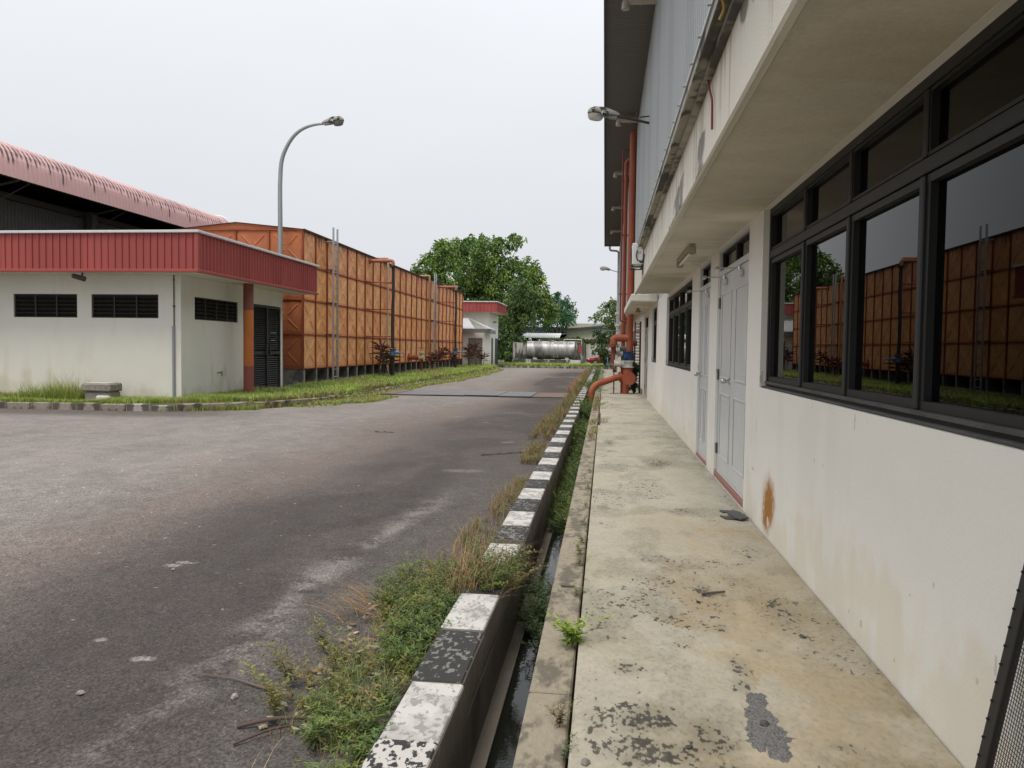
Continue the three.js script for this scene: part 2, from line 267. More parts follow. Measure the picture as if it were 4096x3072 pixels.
// drain channel
const drain = struct('drain');
{
  const ledgeMap = cmap(256, 2048, -0.31, -0.1, 0, 16, (x, d, o, i, j) => {
    const n = fbm(x * 9 + 3, d * 3, 5), m = fbm(x * 14, d * 6 + 8, 4), q = sm(0.46, 0.62, m * 0.42 + n * 0.3 + fbm(x * 40, d * 26, 4) * 0.3) * 0.7; const k = 1 + (hsh(i, j) - 0.5) * 0.12 + (fbm(x * 50, d * 30, 2) - 0.5) * 0.25;
    o[0] = lerp(0.31, 0.085, q) * k; o[1] = lerp(0.275, 0.073, q) * k; o[2] = lerp(0.205, 0.06, q) * k;
  }); ledgeMap.wrapT = THREE.MirroredRepeatWrapping;
  const lm = new THREE.MeshStandardMaterial({ map: ledgeMap, roughness: 0.9, bumpMap: bumpPlaster, bumpScale: 0.005 });
  for (let i = 0; i < 22; i++) { const z0 = 2.4 - i * 2.9, z1 = Math.max(-60.4, z0 - 2.885); mesh('drain_lip', cbox(-0.30, -0.116, -0.16, -0.03 - 0.004 * hsh(i, 3), z0, z1, 0.008), lm, drain); }
  mesh('drain_wall', [box(-0.28, -0.20, -0.85, -0.161, 2.5, -60.4)], mConcreteDark, drain);
  mesh('drain_wall', [box(-0.79, -0.584, -0.85, -0.205, 2.5, -60.4)], mConcreteDark, drain);
  mesh('drain_floor', [box(-0.583, -0.281, -0.85, -0.76, 2.5, -60.4), box(-0.583, -0.512, -0.759, -0.475, 2.5, -60.4)], mConcreteDark, drain);
  mesh('bank_soil', box(-0.195, 1.28, -0.4, -0.125, 2.5, -60.4), std([0.05, 0.04, 0.03], 1), drain);
  const wm = new THREE.MeshPhysicalMaterial({ color: lin(0.012, 0.014, 0.012), roughness: 0.03, ior: 1.33, bumpMap: bumpFine, bumpScale: 0.0006 });
  const w = sheet('drain_water', null, -0.511, -0.282, 2.5, -60.4, -0.49, wm); w.userData.kind = 'structure';
}
// painted kerb blocks beside the drain
function kerbTex(white, seed) {
  return cmap(192, 384, -0.12, 0.12, -0.31, 0.31, (u, v, o, i, j) => {
    const n = fbm(u * 60 + seed * 7 + 40, v * 38 + seed * 3 + 40, 5), m = fbm(u * 13 + seed + 50, v * 10 - seed + 50, 4), f = 1 + (hsh(i + seed, j) - 0.5) * 0.14;
    let r, g, b;
    if (white) { const q = sm(0.53, 0.60, n * 0.62 + m * 0.38) * 0.75, s = sm(0.35, 0.75, m) * 0.4; r = lerp(0.60, 0.22, Math.max(q, s)); g = lerp(0.59, 0.215, Math.max(q, s)); b = lerp(0.57, 0.20, Math.max(q, s)); }
    else { const th = seed === 4 ? 0.45 : 0.55 + 0.02 * (seed - 5); const q = sm(th, th + 0.05, n * 0.7 + m * 0.3), w2 = seed === 4 ? 0.55 : 0.20; r = lerp(0.030, w2, q); g = lerp(0.030, w2 * 0.98, q); b = lerp(0.029, w2 * 0.93, q); }
    o[0] = r * f; o[1] = g * f; o[2] = b * f;
  }, true);
}
{
  const kerb = struct('kerb'), kc = mottled([0.22, 0.20, 0.17], [0.06, 0.056, 0.045], { a: 0.3, dirtAmt: 0.85, thr: 0.42, streak: 2.5, scale: 8, rough: 0.95, bump: bumpPlaster, bumpScale: 0.006 }), W = [0, 1, 2, 3].map(s => new THREE.MeshStandardMaterial({ map: kerbTex(true, s), roughness: 0.8, bumpMap: bumpPlaster, bumpScale: 0.003 })), B = [4, 5, 6, 7].map(s => new THREE.MeshStandardMaterial({ map: kerbTex(false, s), roughness: 0.75, bumpMap: bumpPlaster, bumpScale: 0.003 }));
  const cuts = [1.03, 1.63, 2.23, 2.835, 3.37, 4.0, 4.6, 5.2, 5.83, 6.46, 7.03, 7.65, 8.25, 8.83]; while (cuts[cuts.length - 1] < 60) cuts.push(cuts[cuts.length - 1] + 0.6);
  cuts.unshift(0.4, -0.2, -0.8, -1.4); cuts.sort((a, b) => a - b);
  const R = RNG(5); const nB = cuts.indexOf(2.23);
  for (let i = 0; i + 1 < cuts.length; i++) {
    const a = cuts[i] + (Math.abs(cuts[i] - 5.83) < 0.01 ? 0.20 : 0.006), b = cuts[i + 1] - 0.006, white = (i - nB) % 2 !== 0, L = b - a, dy = (R() - 0.5) * 0.014, dx = (R() - 0.5) * 0.012;
    const k = mesh('kerb_block', cbox(-0.117, 0.117, -0.2, -0.003, -L / 2, L / 2, 0.010), kc, kerb); mesh('paint_coat', [cbox(-0.116, 0.113, -0.012, 0, -L / 2 + 0.002, L / 2 - 0.002, 0.006), box(-0.1185, -0.1175, -0.1, -0.014, -L / 2 + 0.004, L / 2 - 0.004)], white ? W[(i >> 1) % 4] : (i === nB ? B[0] : B[1 + ((i >> 1) % 3)]), k);
    k.position.set(-0.7 + dx, dy, -(a + b) / 2); k.rotation.y = (R() - 0.5) * 0.02;
  }
  mesh('broken_kerb_stub', box(-0.81, -0.59, -0.2, -0.07, -5.835, -6.02), B[2], kerb);
}
// grass verge on the left, with its kerb blocks
const VERGE = [[-48, 17.35], [-11, 17.35], [-9.9, 17.55], [-9.0, 18.2], [-8.3, 19.1], [-7.8, 20.4], [-7.6, 22], [-7.55, 30], [-7.5, 50], [-7.75, 58], [-8.3, 61.5], [-9, 63], [-12, 63.5], [-48, 63.5]];
{
  const mg = mottled([0.075, 0.085, 0.03], [0.13, 0.10, 0.055], { size: 5, scale: 3, a: 0.35, rough: 1 });
  const s = new THREE.Shape(VERGE.map(p => new THREE.Vector2(...p))); const g = new THREE.ExtrudeGeometry(s, { depth: 0.15, bevelEnabled: false }); g.rotateX(-Math.PI / 2); g.translate(0, RY - 0.005, 0);
  const v = mesh('verge', g, mg); v.userData.kind = 'structure';
  const vk = struct('verge_kerb'), M = [0, 1, 2, 3].map(q => mottled([0.29, 0.255, 0.21], [0.06, 0.05, 0.042], { size: 3, a: 0.4, dirtAmt: 0.85, thr: 0.45 + q * 0.012, seed: 1 + q * 9, streak: 1.6, rough: 0.95, scale: 11, px: 512, bump: bumpPlaster, bumpScale: 0.008 }));
  M.push(mottled([0.42, 0.40, 0.37], [0.07, 0.06, 0.05], { size: 3, a: 0.3, dirtAmt: 0.9, thr: 0.44, seed: 4, scale: 12, px: 512 }));
  const P = VERGE.slice(0, 12).map(p => V(p[0], 0, -p[1])); let idx = 0; const R = RNG(9);
  for (let i = 0; i + 1 < P.length; i++) {
    const a = P[i], b = P[i + 1], d = b.clone().sub(a), L = d.length(), n = Math.max(1, Math.round(L / 0.6)), st = i === 0 ? n - 20 : 0;
    for (let k = st; k < n; k++) {
      const far = i > 5; const m = mesh('kerb_block', cbox(-L / n / 2 + 0.008, L / n / 2 - 0.008, -0.1, 0.155, -0.07, 0.07, 0.015), (i === 1 && k >= 0) || (far && idx % 5 === 0) ? M[4] : M[idx % 4], vk); idx++;
      m.position.copy(a).addScaledVector(d, (k + 0.5) / n); m.position.y = RY + (far ? -0.03 : 0) + (R() - 0.5) * 0.035; m.rotation.y = Math.atan2(-d.z, d.x) + (R() - 0.5) * 0.07; m.rotation.x = (R() - 0.5) * 0.16;
    }
  }
  const fk = struct('road_end_kerb'); for (let i = 0; i < 21; i++) { const m = mesh('kerb_block', cbox(-0.29, 0.29, -0.05, 0.16, -0.07, 0.07, 0.012), M[(i * 3) % 5], fk); m.position.set(-8.0 + i * 0.6, RY, -65.48); m.rotation.x = (R() - 0.5) * 0.06; }
  const ev = mesh('end_verge', box(-14, 14, RY - 0.003, 0.04, -65.56, -70.4), mg); ev.userData.kind = 'structure';
  // concrete apron at the pump house door
  mesh('door_apron', box(-10.58, -8.5, 0.02, 0.065, -22.9, -25.2), mottled([0.33, 0.29, 0.22], [0.12, 0.11, 0.08], { dirtAmt: 0.6 })).userData.kind = 'structure';
}
{ // steel plates over the trench across the road
  const grey = mottled([0.16, 0.16, 0.165], [0.10, 0.085, 0.075], { a: 0.2, rough: 0.55, extra: { metalness: 0.35 } }), brown = mottled([0.17, 0.125, 0.1], [0.09, 0.06, 0.05], { a: 0.25, rough: 0.8 });
  const xs = [-7.7, -6.75, -5.55, -4.45, -3.35, -2.3, -1.15];
  for (let i = 0; i < 6; i++) {
    const c = i === 0 || i === 5, y = RY + (i === 0 ? 0.05 : i === 5 ? 0.03 : 0.055 - 0.008 * Math.abs(i - 3)), g = box(xs[i] + 0.005, xs[i + 1] - 0.005, y - 0.018, y, -25.25 - 0.03 * i * (i % 2), -27.9);
    const m = mesh('trench_plate', [g, box(xs[i] + 0.06, xs[i + 1] - 0.06, RY, y - 0.019, -25.6, -27.8)], c ? brown : grey);
    if (i === 0) tag(m, 'rust-brown steel trench plate on the road at the grass verge', 'steel plate'); else if (i === 5) tag(m, 'brown steel trench plate on the road nearest the painted drain kerb', 'steel plate');
    else tag(m, 'grey steel trench plate laid across the asphalt road between two brown plates', 'steel plate', 'grey trench plates across the road');
  }
}
// ---------------------------------------------------------------- factory building on the right
const XW = 1.285;
const factory = thing('factory_building', 'long cream factory building with concrete canopy, dark windows and grey metal cladding', 'building');
const wallMat = new THREE.MeshStandardMaterial({ map: cmap(2048, 512, 0, 28, 0, 2.8, (d, y, o, i, j) => {
  const n = fbm(d * 1.1, y * 1.6, 5), m = fbm(d * 3.2 + 9, y * 3.2, 4), w = fbm(d * 8, y * 1.3 + 4, 4); let r = 0.79, g = 0.765, b = 0.70;
  const k = 1 + (n - 0.5) * 0.09 + (hsh(i, j) - 0.5) * 0.03;
  // yellow mud splash patches at the foot
  const sp = sm(0.47, 0.70, m * 0.6 + w * 0.4 + 0.22 - y * 0.5) * 0.5; r = lerp(r, 0.70, sp); g = lerp(g, 0.62, sp); b = lerp(b, 0.47, sp);
  // drip stains below the soffit
  const dr = sm(0.55, 0.75, fbm(d * 3, y * 1.2, 5)) * 0.08; r = lerp(r, 0.50, dr); g = lerp(g, 0.43, dr); b = lerp(b, 0.31, dr);
  // rust bloom beside the door
  let q = gau(d, y, 6.33, 0.30, 0.22, 0.19) * 1.15 + gau(d, y, 6.45, 0.12, 0.16, 0.12) * 0.7; q = sm(0.16, 0.95, q * (0.5 + 0.9 * fbm(d * 30, y * 24, 4))); r = lerp(r, 0.36, q); g = lerp(g, 0.15, q); b = lerp(b, 0.028, q);
  const ch = gau(d, y, 6.36, 0.13, 0.05, 0.05) > 0.5 + 0.4 * (m - 0.5) ? 0.8 : 0; r = lerp(r, 0.7, ch); g = lerp(g, 0.66, ch); b = lerp(b, 0.58, ch);
  // scuffs
  if (vn(d * 26, y * 9 + 3) > 0.955 && vn(d * 2, y * 2) > 0.55) { r *= 0.72; g *= 0.7; b *= 0.66; }
  o[0] = r * k; o[1] = g * k; o[2] = b * k;
}), roughness: 0.9, bumpMap: bumpPlaster, bumpScale: 0.002 });
// openings: [z near, z far, y0, y1] as distances
const OPEN = { win1: [1.5, 6.83, 1.155, 2.62], door1: [7.47, 9.47, 0.0, 2.62], door2: [10.12, 11.3, 0.0, 2.62], win2: [12.2, 17.1, 1.14, 2.56], win3: [20.3, 22.3, 1.14, 2.58], door3: [24.2, 26.3, 0.0, 2.5] };
{
  const s = new THREE.Shape([[-2.5, -0.12], [27.05, -0.12], [27.05, 2.70], [-2.5, 2.70]].map(p => new THREE.Vector2(...p)));
  for (const k in OPEN) { const [a, b, y0, y1] = OPEN[k]; s.holes.push(new THREE.Path([[a, Math.max(y0, -0.1)], [b, Math.max(y0, -0.1)], [b, y1], [a, y1]].map(p => new THREE.Vector2(...p)))); }
  const g = new THREE.ExtrudeGeometry(s, { depth: 0.2, bevelEnabled: false });   // x=d, y=y, z=0..0.2 -> world x = XW + 0.2 - z
  const p = g.attributes.position; for (let i = 0; i < p.count; i++) { const d = p.getX(i), y = p.getY(i), z = p.getZ(i); p.setXYZ(i, XW + z, y, -d); } g.computeVertexNormals();
  mesh('wall', g, wallMat, factory);
}
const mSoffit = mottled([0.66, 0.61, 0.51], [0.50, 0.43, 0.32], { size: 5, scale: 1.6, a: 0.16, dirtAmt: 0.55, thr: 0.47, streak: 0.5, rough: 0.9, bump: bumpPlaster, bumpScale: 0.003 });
const mPaint = mottled([0.70, 0.675, 0.60], [0.33, 0.29, 0.22], { size: 4, scale: 2.2, a: 0.1, dirtAmt: 0.5, thr: 0.52, streak: 3, rough: 0.9, bump: bumpPlaster, bumpScale: 0.003 });
const beamMat = new THREE.MeshStandardMaterial({ map: cmap(2048, 256, -3, 17, 2.5, 3.15, (d, y, o, i, j) => {
  let n = fbm(d * 5, y * 9, 5); const w = fbm(d * 16, y * 1.1 + 4, 4), m = fbm(d * 2.1 + 7, y * 6, 4); let r = 0.72, g = 0.68, b = 0.585;
  const st = sm(0.5, 0.72, w * 0.75 + m * 0.2 + (y - 2.8) * 0.35) * 0.7; r = lerp(r, 0.42, st); g = lerp(g, 0.36, st); b = lerp(b, 0.25, st);
  let bl = 0; for (const [c, s] of [[3.75, 0.14], [3.5, 0.06], [5.35, 0.33], [6.9, 0.5]]) bl = Math.max(bl, Math.exp(-Math.pow((d - c) / s, 2)) * (c > 5 ? sm(2.93, 2.78, y + (d - c) * 0.12) : sm(2.82, 2.98, y))); const q = sm(0.40, 0.66, bl * 0.8 + (n - 0.5) * 0.8) * 0.75; r = lerp(r, 0.115, q); g = lerp(g, 0.11, q); b = lerp(b, 0.10, q);
  const ed = sm(0.45, 0.6, fbm(d * 14, y * 14, 4) * 0.7 + 0.45 * gau(d, y, 7.3, 2.61, 0.9, 0.05) + 0.4 * gau(d, y, 5.4, 2.61, 0.4, 0.03) - 0.15) * 0.8; r = lerp(r, 0.12, ed); g = lerp(g, 0.09, ed); b = lerp(b, 0.06, ed);
  const k = 1 + (hsh(i, j) - 0.5) * 0.05; o[0] = r * k; o[1] = g * k; o[2] = b * k;
}), roughness: 0.92, bumpMap: bumpPlaster, bumpScale: 0.004 });
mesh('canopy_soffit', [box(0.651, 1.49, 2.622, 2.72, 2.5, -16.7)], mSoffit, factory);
mesh('canopy_beam', [cbox(0.595, 0.65, 2.60, 3.06, 2.5, -16.72, 0.012), box(0.65, 1.49, 2.721, 2.80, 2.5, -16.7), box(0.65, 1.05, 2.9, 3.055, -16.5, -16.72)], beamMat, factory);
const mGutter = mottled([0.40, 0.385, 0.32], [0.045, 0.04, 0.036], { size: 3, px: 768, scale: 7, a: 0.25, dirtAmt: 0.92, thr: 0.47, rough: 0.8, bump: bumpPlaster, bumpScale: 0.003, seed: 12 });
mesh('gutter', [box(0.50, 0.74, 3.062, 3.075, 2.5, -12.7), cbox(0.488, 0.503, 3.05, 3.118, 2.5, -12.7, 0.004), box(0.55, 0.594, 3.03, 3.061, 2.5, -12.7)], mGutter, factory);
mesh('gutter_flashing', [box(0.478, 0.487, 3.104, 3.13, 2.5, -12.7)].concat([...Array(37)].map((_, i) => cyl([0.462, 3.117, 2 - i * 0.4], [0.48, 3.117, 2 - i * 0.4], 0.008, 0.008, 6))), std([0.38, 0.4, 0.42], 0.5, { metalness: 0.5 }), factory);
mesh('canopy_roof', box(0.741, 1.5, 3.063, 3.10, 2.5, -12.8), mPaint, factory);
// rooms behind the windows
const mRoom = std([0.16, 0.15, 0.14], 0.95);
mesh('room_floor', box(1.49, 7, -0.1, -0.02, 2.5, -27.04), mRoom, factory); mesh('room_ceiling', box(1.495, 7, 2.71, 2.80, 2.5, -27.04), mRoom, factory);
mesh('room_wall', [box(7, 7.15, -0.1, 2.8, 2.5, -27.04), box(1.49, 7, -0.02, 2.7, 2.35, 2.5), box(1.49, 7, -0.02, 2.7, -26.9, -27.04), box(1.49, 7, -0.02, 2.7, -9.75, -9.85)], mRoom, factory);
mesh('rear_wall', [box(1.5, 1.7, -0.1, 9.2, -27.06, -59.5), box(1.3, 14, 2.81, 9.1, 2.3, 2.5), box(1.7, 14, -0.1, 9.1, -59.3, -59.5), box(1.3, 1.49, 2.71, 3.4, -16.95, -27.04), box(13.8, 14, -0.1, 9.1, 2.5, -59.3)], mPaint, factory);
// upper cladding: ribbed sheets
function ribbed(P0, U, Vv, N, width, height, pitch, rw, rd, inv = 1) {
  const us = [], os = []; const n = Math.round(width / pitch);
  for (let i = 0; i < n; i++) { const b = i * pitch; us.push(b, b + pitch * 0.5 - rw, b + pitch * 0.5 - rw * 0.55, b + pitch * 0.5 + rw * 0.55, b + pitch * 0.5 + rw); os.push(0, 0, rd, rd, 0); } us.push(width); os.push(0);
  return grid(us.length - 1, 1, (i, j) => { const u = us[i], v = j * height, w = os[i] * inv; return [P0[0] + U[0] * u + Vv[0] * v + N[0] * w, P0[1] + U[1] * u + Vv[1] * v + N[1] * w, P0[2] + U[2] * u + Vv[2] * v + N[2] * w]; });
}
const mClad = mottled([0.52, 0.535, 0.54], [0.38, 0.39, 0.40], { size: 4, scale: 1.5, a: 0.07, dirtAmt: 0.5, streak: 4, rough: 0.5, extra: { metalness: 0.25 } }), mClad2 = mottled([0.48, 0.495, 0.50], [0.34, 0.35, 0.36], { size: 4, scale: 1.5, a: 0.07, dirtAmt: 0.5, streak: 4, rough: 0.5, seed: 5, extra: { metalness: 0.25 } });
const mEave = mottled([0.20, 0.19, 0.175], [0.15, 0.135, 0.12], { size: 4, scale: 1.5, a: 0.1, dirtAmt: 0.5, rough: 0.8 }), mTrim = std([0.10, 0.085, 0.08], 0.6);
{
  const base = mesh('cladding_sheet', ribbed([0, 0, 0], [0, 0, -1], [0, 1, 0], [-1, 0, 0], 1.0, 5.74, 0.2, 0.03, 0.10), mClad, factory); base.position.set(1.05, 3.12, 2.5);
  const sof = mesh('eave_soffit_sheet', ribbed([0, 0, 0], [0, 0, -1], [1, 0, 0], [0, -1, 0], 1.0, 1.12, 0.1, 0.012, 0.012), mEave, factory); sof.position.set(-0.10, 9.13, 2.5);
  for (let i = 1; i < 62; i++) { copyMesh(base, factory, 1.05 - (i % 7 === 3 ? 0.006 : 0), 3.12, 2.5 - i, i % 3 ? mClad : mClad2); copyMesh(sof, factory, -0.10, 9.13, 2.5 - i); }
  mesh('eave_fascia_and_gap_shade', [cbox(-0.15, -0.105, 9.06, 9.42, 2.5, -59.6, 0.008), box(-0.105, 1.2, 9.3, 9.36, 2.5, -59.6), box(1.10, 1.14, 8.8, 9.12, 2.5, -59.5)], mTrim, factory);  // last box is a dark board painting the shade of the gap above the cladding
  mesh('roof', [grid(1, 1, (i, j) => [-0.15 + i * 14.2, 9.43 + i * 1.2, 2.6 - j * 62.2])], std([0.35, 0.36, 0.37], 0.6), factory);
  mesh('eave_end', box(-0.14, 1.2, 9.06, 9.29, -59.52, -59.6), mEave, factory);
  mesh('cladding_trim', [box(0.985, 1.06, 8.84, 8.90, 2.5, -59.4), box(1.0, 1.045, 3.12, 9.1, -19.2, -19.26), box(1.0, 1.045, 3.12, 9.1, -27.6, -27.66), box(0.99, 1.05, 3.12, 9.1, -59.44, -59.52)], mClad2, factory);
  const mP = mottled([0.52, 0.47, 0.40], [0.28, 0.24, 0.2], { dirtAmt: 0.6, a: 0.12 });
  for (const z of [-17.5, -26.4, -34.2, -42.3, -50.6]) mesh('overflow_pipe', [pipe([[1.04, 8.88, z], [0.32, 8.88, z], [0.32, 8.70, z]], 0.085, 0.16), cyl([0.62, 8.88, z], [0.66, 8.88, z], 0.098), cyl([0.9, 8.97, z], [0.9, 9.12, z], 0.02, 0.02, 6)], mP, factory);
  const mDP = mottled([0.56, 0.58, 0.6], [0.3, 0.3, 0.3], { dirtAmt: 0.4 });
  mesh('downpipe', [pipe([[0.25, 9.05, -59.35], [0.25, 8.75, -59.4], [0.90, 8.70, -59.42], [0.90, 0.0, -59.42]], 0.075, 0.2)].concat([2.4, 4.4, 6.4].map(y => cyl([0.90, y, -59.42], [0.90, y + 0.12, -59.42], 0.088))), mDP, factory);
  mesh('pilaster', cbox(0.97, 1.5, -0.1, 9.05, -58.2, -58.6, 0.02), mPaint, factory);
  for (const y of [3.95, 3.12]) mesh('ledge', [cbox(0.70, 1.0, y, y + 0.16, -56.6, -58.15, 0.015)], mPaint, factory);
}
// second, small canopy over the far doors
mesh('small_canopy', [cbox(0.625, 1.283, 2.665, 2.84, -20.0, -27.04, 0.015)].concat([0.7, 0.78, 1.1].map(x => box(x, x + 0.012, 2.842, 2.88, -20.1, -20.5))), mPaint, factory);
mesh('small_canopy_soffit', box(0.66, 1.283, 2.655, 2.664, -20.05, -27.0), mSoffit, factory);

// ---- windows
const mFrame = mottled([0.010, 0.010, 0.0095], [0.030, 0.028, 0.025], { size: 2, scale: 8, a: 0.2, dirtAmt: 0.35, thr: 0.58, rough: 0.55 });
const mSill = mottled([0.060, 0.058, 0.055], [0.15, 0.14, 0.125], { size: 2, scale: 9, a: 0.25, dirtAmt: 0.8, thr: 0.45, rough: 0.8 });
const mGlass = new THREE.MeshPhysicalMaterial({ color: lin(0.10, 0.10, 0.11), roughness: 0.0, transmission: 1, thickness: 0, ior: 1.26 });
function windowUnit(a, b, y0, y1, yT, mull, xf = 1.335, rail = 0.034) {
  const w = part('window', factory);
  mesh('frame', [box(xf, xf + 0.09, y0, y1, -a, -(a + 0.05)), box(xf, xf + 0.09, y0, y1, -(b - 0.05), -b), box(xf, xf + 0.09, y1 - 0.05, y1, -(a + 0.051), -(b - 0.051)), box(xf, xf + 0.09, y0, y0 + 0.035, -(a + 0.051), -(b - 0.051))], mFrame, w);
  mesh('sill', [cbox(XW + 0.012, xf - 0.002, y0 + 0.001, y0 + 0.016, -(a + 0.01), -(b - 0.01), 0.004), box(xf - 0.02, xf + 0.03, y0 + 0.036, y0 + 0.055, -(a + 0.051), -(b - 0.051))], mSill, w);
  const e = [a + 0.05, ...mull, b - 0.05]; const k0 = xf + 0.008, k1 = xf + 0.07, gx = xf + 0.042;
  mesh('transom', [cbox(xf - 0.004, k1, yT - 0.032, yT + 0.032, -(a + 0.051), -(b - 0.051), 0.006)], mFrame, w);
  for (const m of mull) { mesh('mullion', [cbox(xf - 0.006, k1, y0 + 0.056, yT - 0.039, -(m - 0.024), -(m + 0.024), 0.006)], mFrame, w); mesh('mullion', [cbox(xf - 0.001, k1, yT + 0.039, y1 - 0.051, -(m - 0.024), -(m + 0.024), 0.006)], mFrame, w); }
  for (let i = 0; i + 1 < e.length; i++) {
    const z0 = e[i] + (i ? 0.025 : 0.001), z1 = e[i + 1] - (i + 2 < e.length ? 0.025 : 0.001);
    for (const [p0, p1, t] of [[y0 + 0.057, yT - 0.04, 1], [yT + 0.04, y1 - 0.052, 0]]) {
      const r = t ? rail : 0.016, r0 = t ? rail * 1.1 : r;
      mesh('sash', [box(k0, k1 - 0.004, p0, p0 + r0, -z0, -z1), box(k0, k1 - 0.004, p1 - r, p1, -z0, -z1), box(k0 + 0.002, k1 - 0.006, p0 + r0, p1 - r, -z0, -(z0 + r)), box(k0 + 0.002, k1 - 0.006, p0 + r0, p1 - r, -(z1 - r), -z1)], mFrame, w);
      const g = new THREE.PlaneGeometry(z1 - z0 - 2 * r + 0.02, p1 - p0 - r0 - r + 0.02); g.rotateY(-Math.PI / 2); g.translate(gx + (t ? 0.0006 * ((i * 7) % 3) : 0.002), (p0 + r0 + p1 - r) / 2, -(z0 + z1) / 2); mesh('pane', g, mGlass, w);
    }
  }
  return w;
}
windowUnit(1.5, 6.83, 1.155, 2.62, 2.245, [2.575, 3.615, 4.66, 5.68]);
windowUnit(12.2, 17.1, 1.14, 2.56, 2.2, [13.45, 14.7, 15.9]);
windowUnit(20.3, 22.3, 1.14, 2.58, 2.2, [21.3]);

